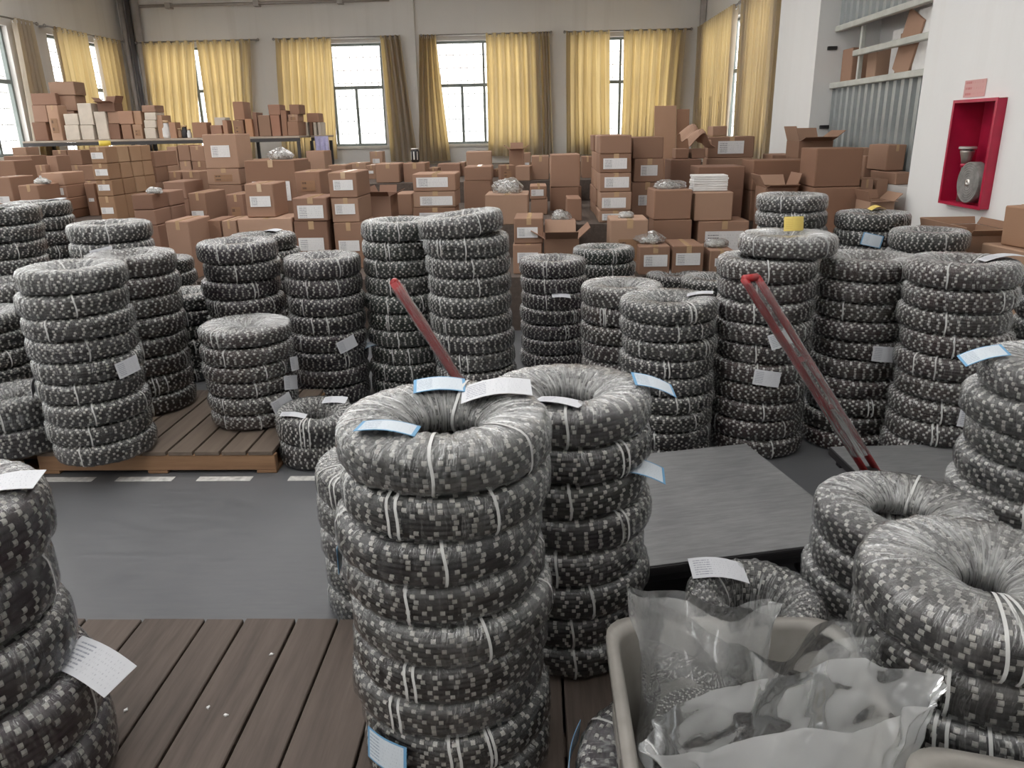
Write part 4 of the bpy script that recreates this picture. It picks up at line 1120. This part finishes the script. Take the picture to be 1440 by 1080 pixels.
def pallet(x0, x1, y0, y1, label, nb=9):
    r = tag(empty('wooden_pallet', ((x0 + x1) / 2, y0, 0)), label, 'pallet', 'wooden pallets'); w = (x1 - x0) / 2; d = y1 - y0
    for k in range(nb):
        a = -w + 2 * w * k / nb
        link('top_board', bevelled(MB().box(a + .004, -.006, .1, a + 2 * w / nb - .008, d, .121).mesh('top_board', M['pallet_top']), .002), r)
    for y in (0, d / 2 - .02, d - .04):
        link('stringer', bevelled(MB().box(-w, y, .018, w, y + .04, .0995).mesh('stringer', M['pallet']), .003), r)
    for k in range(3):
        a = (-w, -.05, w - .1)[k]
        link('bottom_board', bevelled(MB().box(a, 0, .001, a + .1, d, .0175).mesh('bottom_board', M['pallet']), .002), r)
pa, pb = on_z(70, 658, 0), on_z(392, 662, 0)
pallet(pa[0], pb[0], 3.44, 4.39, 'long orange brown pallet under the left coil stacks')
pallet(pa[0] - 1.0, pa[0] - .03, 3.35, 3.86, 'second pallet at the left picture edge')
for q, (ua, ub) in enumerate(((68, 138), (172, 248), (284, 357), (410, 484), (-30, 40))):
    a, b = on_z(ua, 668, 0), on_z(ub, 670, 0)
    yy = 3.375
    o = bevelled(MB().box(a[0], yy - .025, .0005, b[0], yy + .025, .0025).mesh('floor_dash', M['marking']), .0005)
    o = link('floor_marking_%d' % (q + 1), o); struct(o)
for q, (u, v, z) in enumerate(((378, 922, .1), (293, 998, .1), (322, 1006, .1), (180, 996, .1))):
    p = on_z(u, v, z)
    o = MB().add([(0, 0, 0), (.012, .002, 0), (.014, .008, 0), (.003, .010, 0), (.001, 0, .003), (.011, .003, .004), (.012, .007, .003), (.004, .009, .004)], [(0, 3, 2, 1), (4, 5, 6, 7), (0, 1, 5, 4), (1, 2, 6, 5), (2, 3, 7, 6), (3, 0, 4, 7)]).obj('plastic_scrap', M['white_card'], loc=(p[0], p[1], z + .0005), rot=(0, 0, q * 1.3))
    tag(o, ('tiny white scrap on the plank nearest the front stack', 'tiny white sliver lower on the planks, left of its neighbour', 'tiny white sliver lower on the planks, right of its neighbour', 'tiny white scrap beside the left foreground coils')[q], 'scrap', 'floor scraps')

# ------------------------------------------------------------------ trolleys
def rot2(x, y, a): return (x * math.cos(a) - y * math.sin(a), x * math.sin(a) + y * math.cos(a))
def trolley(cx, cy, L, Wd, rz, zt, hb, ht, label, gap):
    """cx,cy: centre of the deck; hb: handle base, ht: handle tip (world)"""
    r = tag(empty('platform_trolley', (cx, cy, 0), rz), label, 'trolley', 'platform trolleys')
    me = bevelled(MB().box(-L / 2, -Wd / 2, zt - .035, L / 2, Wd / 2, zt).mesh('deck', M['black']), .008, 2); dk = link('deck', me, r)
    link('deck_mat', bevelled(MB().box(-L / 2 + .006, -Wd / 2 + .006, zt + .0005, L / 2 - .006, Wd / 2 - .006, zt + .004).mesh('deck_mat', M['deck']), .0015), r)
    fr = MB()
    for s in (-1, 1): fr.box(-L / 2 + .03, s * (Wd / 2 - .05) - .02, zt - .075, L / 2 - .03, s * (Wd / 2 - .05) + .02, zt - .036)
    fr.obj('chassis', M['black'], r)
    for sx in (-1, 1):
        for sy in (-1, 1):
            x, y = sx * (L / 2 - .14), sy * (Wd / 2 - .12)
            wr = (zt - .09) / 2
            w_ = MB().lathe([(.008, -.018), (wr * .6, -.018), (wr, -.014), (wr, .014), (wr * .6, .018), (.008, .018)], 18, Matrix.Translation((x, y, wr + .001)) @ Matrix.Rotation(PI / 2, 4, 'X'), True).obj('wheel', M['black'], r, True)
            MB().box(x - .04, y - .03, zt - .088, x + .04, y + .03, zt - .076).box(x - .012, y - .028, wr, x + .012, y - .022, zt - .088).box(x - .012, y + .022, wr, x + .012, y + .028, zt - .088).obj('caster_fork', M['pipe'], w_)
    inv = Matrix.Translation((cx, cy, 0)) @ Matrix.Rotation(rz, 4, 'Z'); inv.invert()
    b, t = inv @ Vector(hb), inv @ Vector(ht)
    d = (t - b); n = d.normalized()
    g = Vector(gap)
    g = (inv.to_3x3() @ g)
    hd = MB().tube([b, t], .014, 10).tube([b + g, t + g], .014, 10).tube([t, t + g], .014, 10)
    h_o = hd.obj('handle', M['red_handle'], r, True)
    for k in (.38, .62):
        MB().tube([b + d * k, b + d * k + g], .012, 8).obj('crossbar', M['red_handle'], h_o, True)
    # stretch film left on the handle
    q = MB(); seg = 14; rings = 26; uv = []
    e1 = g.normalized(); e2 = n.cross(e1).normalized()
    for i in range(rings + 1):
        c = b + d * (.12 + .86 * i / rings) + g * .5
        for k in range(seg):
            a = 2 * PI * k / seg; wob = 1 + .12 * math.sin(5 * i + 2 * k)
            q.v.append(tuple(c + e1 * math.cos(a) * (g.length / 2 + .021) * (1 if wob > 1 else .99) + e2 * math.sin(a) * .021 * wob)); uv.append((k / seg * .3, i / rings))
    q.f = [(i * seg + k, i * seg + (k + 1) % seg, (i + 1) * seg + (k + 1) % seg, (i + 1) * seg + k) for i in range(rings) for k in range(seg)]
    me = q.mesh('handle_film', M['film'], True); set_uv(me, uv); link('handle_film', me, h_o)
    MB().box(b.x - .03, b.y - .03, zt + .0045, b.x + .03, b.y + .03, zt + .04).obj('handle_socket', M['black'], r)
    return r
RZ = math.radians(13); ZD = .2
ax = np.array([math.cos(RZ), math.sin(RZ)]); ay = np.array([-math.sin(RZ), math.cos(RZ)])
c_fr = on_z(1050, 624, ZD)[:2]                      # far right corner of the near deck
LD, WD = 1.15, .90
c1 = c_fr - ax * LD / 2 - ay * WD / 2
def tip(u, v, base):                                 # tip of a handle leaning along the deck axis
    d = ray(u, v); o = np.array([0, 0, H])
    # base + a*(-ax) + (0,0,b) = o + t*d
    A_ = np.array([[-ax[0], 0, -d[0]], [-ax[1], 0, -d[1]], [0, 1, -d[2]]])
    s = np.linalg.solve(A_, o - base); return o + s[2] * d
hb1 = np.array([*(c_fr - ax * (LD - .06) - ay * .10), ZD]); ht1 = tip(553, 398, hb1)
trolley(c1[0], c1[1], LD, WD, RZ, ZD, hb1, ht1, 'platform trolley with a bare grey deck beside second front stack', (.0, .035, 0))
hb2 = np.array([*on_z(1222, 672, ZD)[:2], ZD]); ht2 = tip(1046, 392, hb2)
c2 = hb2[:2] + ax * .55 - ay * .0
trolley(c2[0], c2[1] - .02, 1.15, .5, RZ * .2, ZD, hb2, ht2, 'farther platform trolley with a long red handle wrapped in film', (.055, .03, 0))
print('handles', hb1, ht1, hb2, ht2)

# ------------------------------------------------------------------ grey tote with bagged coils
def tote(cx, cy, z0, z1, w, d, label, rz=0.0, rc=.07):
    r = tag(empty('plastic_tote', (cx, cy, z0), rz), label, 'tote', 'plastic totes')
    h = z1 - z0
    def loop(hw, hd, rad, z, n=6):
        o = []
        for sx, sy, a0 in ((1, 1, 0), (-1, 1, PI / 2), (-1, -1, PI), (1, -1, 3 * PI / 2)):
            for k in range(n):
                a = a0 + PI / 2 * k / (n - 1)
                o.append((sx * (hw - rad) + rad * math.cos(a), sy * (hd - rad) + rad * math.sin(a), z))
        return o
    tp = .86
    hw, hd = w / 2, d / 2
    L = [loop(hw * tp, hd * tp, rc * .8, 0), loop(hw - .02, hd - .02, rc, h - .03), loop(hw, hd, rc, h - .028), loop(hw, hd, rc, h), loop(hw - .022, hd - .022, rc, h), loop(hw - .028, hd - .028, rc, h - .015), loop(hw * tp - .012, hd * tp - .012, rc * .8, .012)]
    mb = MB(); n = len(L[0])
    for q in L: mb.v += q
    for i in range(len(L) - 1):
        for k in range(n): mb.f.append((i * n + k, i * n + (k + 1) % n, (i + 1) * n + (k + 1) % n, (i + 1) * n + k))
    mb.f.append(tuple(range(n))[::-1]); mb.f.append(tuple((len(L) - 1) * n + k for k in range(n)))
    mb.obj('tote_body', M['tote'], r, True)
    for sx in (-1, 1):
        MB().box(sx * (hw - .004) - .006, -.07, h - .06, sx * (hw - .004) + .006, .07, h - .03).obj('grip', M['tote'], r)
    return r
TZ0, TZ1 = .302, .56
tote(.40, 1.16, TZ0, TZ1, .52, .62, 'worn grey plastic tote full of bagged coils in front')
pt = on_z(1318, 1056, .62)
tote(pt[0] + .1, pt[1] - .19, .001, .62, .40, .34, 'tall second tote whose rim peeps in at the bottom right', -.25)

def sheet_bag(name, cx, cy, z0, rx, ry, h, label, mat, seed, flare=.25, tiltv=(0, 0), pinch=.0, yaw=0.0, mouth=0.0):
    """open topped crumpled plastic sack, closed at the bottom"""
    g = np.random.default_rng(seed); na, nz = 220, 90; off = Vector((seed * 3.7, seed * 1.9, 0))
    ph = g.uniform(0, 6, 12)
    vv, uv = [], []
    for j in range(nz + 1):
        t = j / nz
        for k in range(na):
            a = 2 * PI * k / na
            if t < .15: rad = math.sin(t / .15 * PI / 2) ; zz = 0.0 + .02 * t
            else:
                q = (t - .15) / .85; rad = 1 - .10 * math.sin(q * PI) + flare * q * q - pinch * math.exp(-((q - .6) / .15) ** 2); zz = q
            fold = sum(am * math.sin(f_ * a + ph[i] + tw * zz) for i, (f_, am, tw) in enumerate(((2, .05, 2), (3, .07, -3), (5, .05, 4), (8, .03, -5), (13, .012, 3))))
            ridge = .06 * abs(math.sin(3.5 * a + 2.2 * zz + ph[6])) + .03 * abs(math.sin(7 * a - 5 * zz + ph[7])) + .02 * abs(math.sin(4 * a + 15 * zz + ph[5]))
            rr = rad * (1 + fold * (.3 + zz) - ridge * (.3 + zz))
            x, y = rx * rr * math.cos(a), ry * rr * math.sin(a)
            y *= 1 - mouth * max(0, zz - .25) / .75
            x *= 1 + .2 * mouth * zz
            y += .03 * mouth * zz * math.sin(9 * x / rx * .5 + ph[3]) + .012 * mouth * zz * abs(math.sin(14 * x + 30 * zz * h + ph[4]))
            z = zz * h * (1 + (.07 * math.sin(x / rx * 1.7 + ph[8]) + .03 * math.sin(3 * x / rx + ph[9])) * zz)
            x += tiltv[0] * zz * zz; y += tiltv[1] * zz * zz
            q3 = Vector((x, y, z * .6)) * 6.5 + off
            cr_ = abs(mnoise.noise(q3)) * .5 + abs(mnoise.noise(q3 * 2.3)) * .28 + abs(mnoise.noise(q3 * 5.1)) * .10
            k_ = 1 - min(1, t * 4) * .17 * cr_ * (.4 + zz)
            x *= k_; y *= k_; z += .02 * mnoise.noise(q3 * .8) * zz
            vv.append((x, y, z)); uv.append((a / 2.2, t * 1.4))
    ff = [(j * na + k, j * na + (k + 1) % na, (j + 1) * na + (k + 1) % na, (j + 1) * na + k) for j in range(nz) for k in range(na)]
    r = tag(empty(name, (cx, cy, z0), yaw), label, 'bag', 'bagged coils')
    me = MB().add(vv, ff).mesh('plastic', M[mat], True); set_uv(me, uv); link('plastic', me, r)
    core, beads, film, strap = KINDS_['c']
    s = min(rx, ry) / RO * .80
    zc = .03
    for i in range(2):
        link('wire_winding', core, r, (0, 0, zc + i * HC * s * .8), (0, 0, i), (s, s, s * .8)); o = link('beads', beads, r, (0, 0, zc + i * HC * s * .8), (0, 0, i), (s, s, s * .8)); o['kind'] = 'stuff'
    return r
sheet_bag('bagged_coil', .335, 1.33, TZ0 + .014, .135, .115, .37, 'clear bag standing tallest at the back left of the tote', 'bag_clear', 3, .06, (.0, .02), .05, yaw=-.15, mouth=.8)
sheet_bag('bagged_coil', .525, 1.28, TZ0 + .014, .125, .105, .33, 'clear bag at the back right of the tote', 'bag_clear', 5, .18, (.03, -.02), .05, yaw=.1, mouth=.75)
sheet_bag('bagged_coil', .42, 1.02, TZ0 + .014, .20, .125, .36, 'large milky bag spilling over the front of the tote', 'bag', 9, .30, (.02, .04), .0, yaw=.12, mouth=.45)

# ------------------------------------------------------------------ fire cabinet
yc0, yc1 = FCY0, FCY1; z0, z1 = FCZ0, FCZ1; dp = .055; bk = .15
r = tag(empty('fire_cabinet', (XP, (yc0 + yc1) / 2, z0)), 'open red fire hose cabinet on the white right wall', 'cabinet')
hw, hh, t = (yc1 - yc0) / 2, z1 - z0, .014
MB().box(bk, -hw, 0, bk + .012, hw, hh).obj('back_panel', M['red'], r)
for s in (-1, 1): MB().box(-dp, min(s * hw, s * (hw - t)), 0, bk - .0005, max(s * hw, s * (hw - t)), hh).obj('side_panel', M['red'], r)
MB().box(-dp, -hw + t, 0, bk - .0005, hw - t, t).obj('bottom_panel', M['red'], r)
MB().box(-dp, -hw + t, hh - t, bk - .0005, hw - t, hh).obj('top_panel', M['red'], r)
fr = MB(); fl_ = .02
fr.box(-dp - .006, -hw - .004, -.004, -dp - .0005, -hw + fl_, hh + .004).box(-dp - .006, hw - fl_, -.004, -dp - .0005, hw + .004, hh + .004)
fr.box(-dp - .006, -hw + fl_, -.004, -dp - .0005, hw - fl_, fl_ * .8).box(-dp - .006, -hw + fl_, hh - fl_ * .8, -dp - .0005, hw - fl_, hh + .004)
fr.obj('front_rim', M['red'], r)
MB().box(bk - .04, -.02, hh - .2, bk - .0005, .0, hh - .06).box(bk - .02, -.08, hh - .1, bk - .0005, .06, hh - .085).obj('latch_bracket', M['steel_dark'], r)
v_ = tag(empty('hydrant_valve', (XP + .03, 5.665, z0 + t + .001)), 'dull metal hydrant valve standing inside the red cabinet', 'valve')
MB().tube([(0, 0, 0), (0, 0, .26)], .024, 14).obj('riser', M['valve'], v_, True)
MB().lathe([(.0, .26), (.03, .26), (.034, .29), (.045, .33), (.048, .345), (.036, .352), (0, .352)], 18).obj('valve_body', M['valve'], v_, True)
MB().lathe([(.0, .352), (.056, .353), (.06, .362), (.056, .372), (0, .372)], 18).obj('hand_wheel', M['pipe'], v_, True)
MB().lathe([(.0, .235), (.033, .236), (.033, .258), (0, .259)], 14).obj('red_collar', M['red'], v_, True)
hs = tag(empty('fire_hose', (XP - .012, 5.46, z0 + t + .002)), 'rolled grey canvas hose lying in the red cabinet', 'hose')
sp_ = MB()
prof = []
for k in range(7):
    r0 = .025 + k * .016
    prof += [(r0, -.032), (r0 + .004, -.036), (r0 + .010, -.036), (r0 + .0145, -.032)]
pr2 = prof + [(a, -b) for a, b in prof[::-1]]
MB().lathe(pr2, 30, Matrix.Translation((0, 0, .142)) @ Matrix.Rotation(PI / 2, 4, 'Y') @ Matrix.Rotation(.0, 4, 'X'), True).obj('hose_roll', M['hose'], hs, True)
MB().lathe([(.006, -.04), (.024, -.04), (.024, .045), (.006, .045)], 16, Matrix.Translation((0, 0, .142)) @ Matrix.Rotation(PI / 2, 4, 'Y'), True).obj('coupling', M['eyelet'], hs, True)
sg = label_plate('wall_sign', None, .27, .11, M['pink_sign'], (XP - .004, 5.64, z1 + .075), (0, 0, -PI / 2))
tag(sg, 'faded pink sign above the red fire cabinet', 'sign')
# wall clamps on the pillar
for zz, lb in ((2.36, 'upper dark clamp on the shaded pillar face'), (1.57, 'lower dark clamp on the shaded pillar face')):
    tag(link('wall_clamp', bevelled(MB().box(-.05, -.03, -.018, .05, 0, .018).mesh('wall_clamp', M['black']), .005), None, (XP + .16, 8.908, zz)), lb, 'clamp', 'pillar clamps')
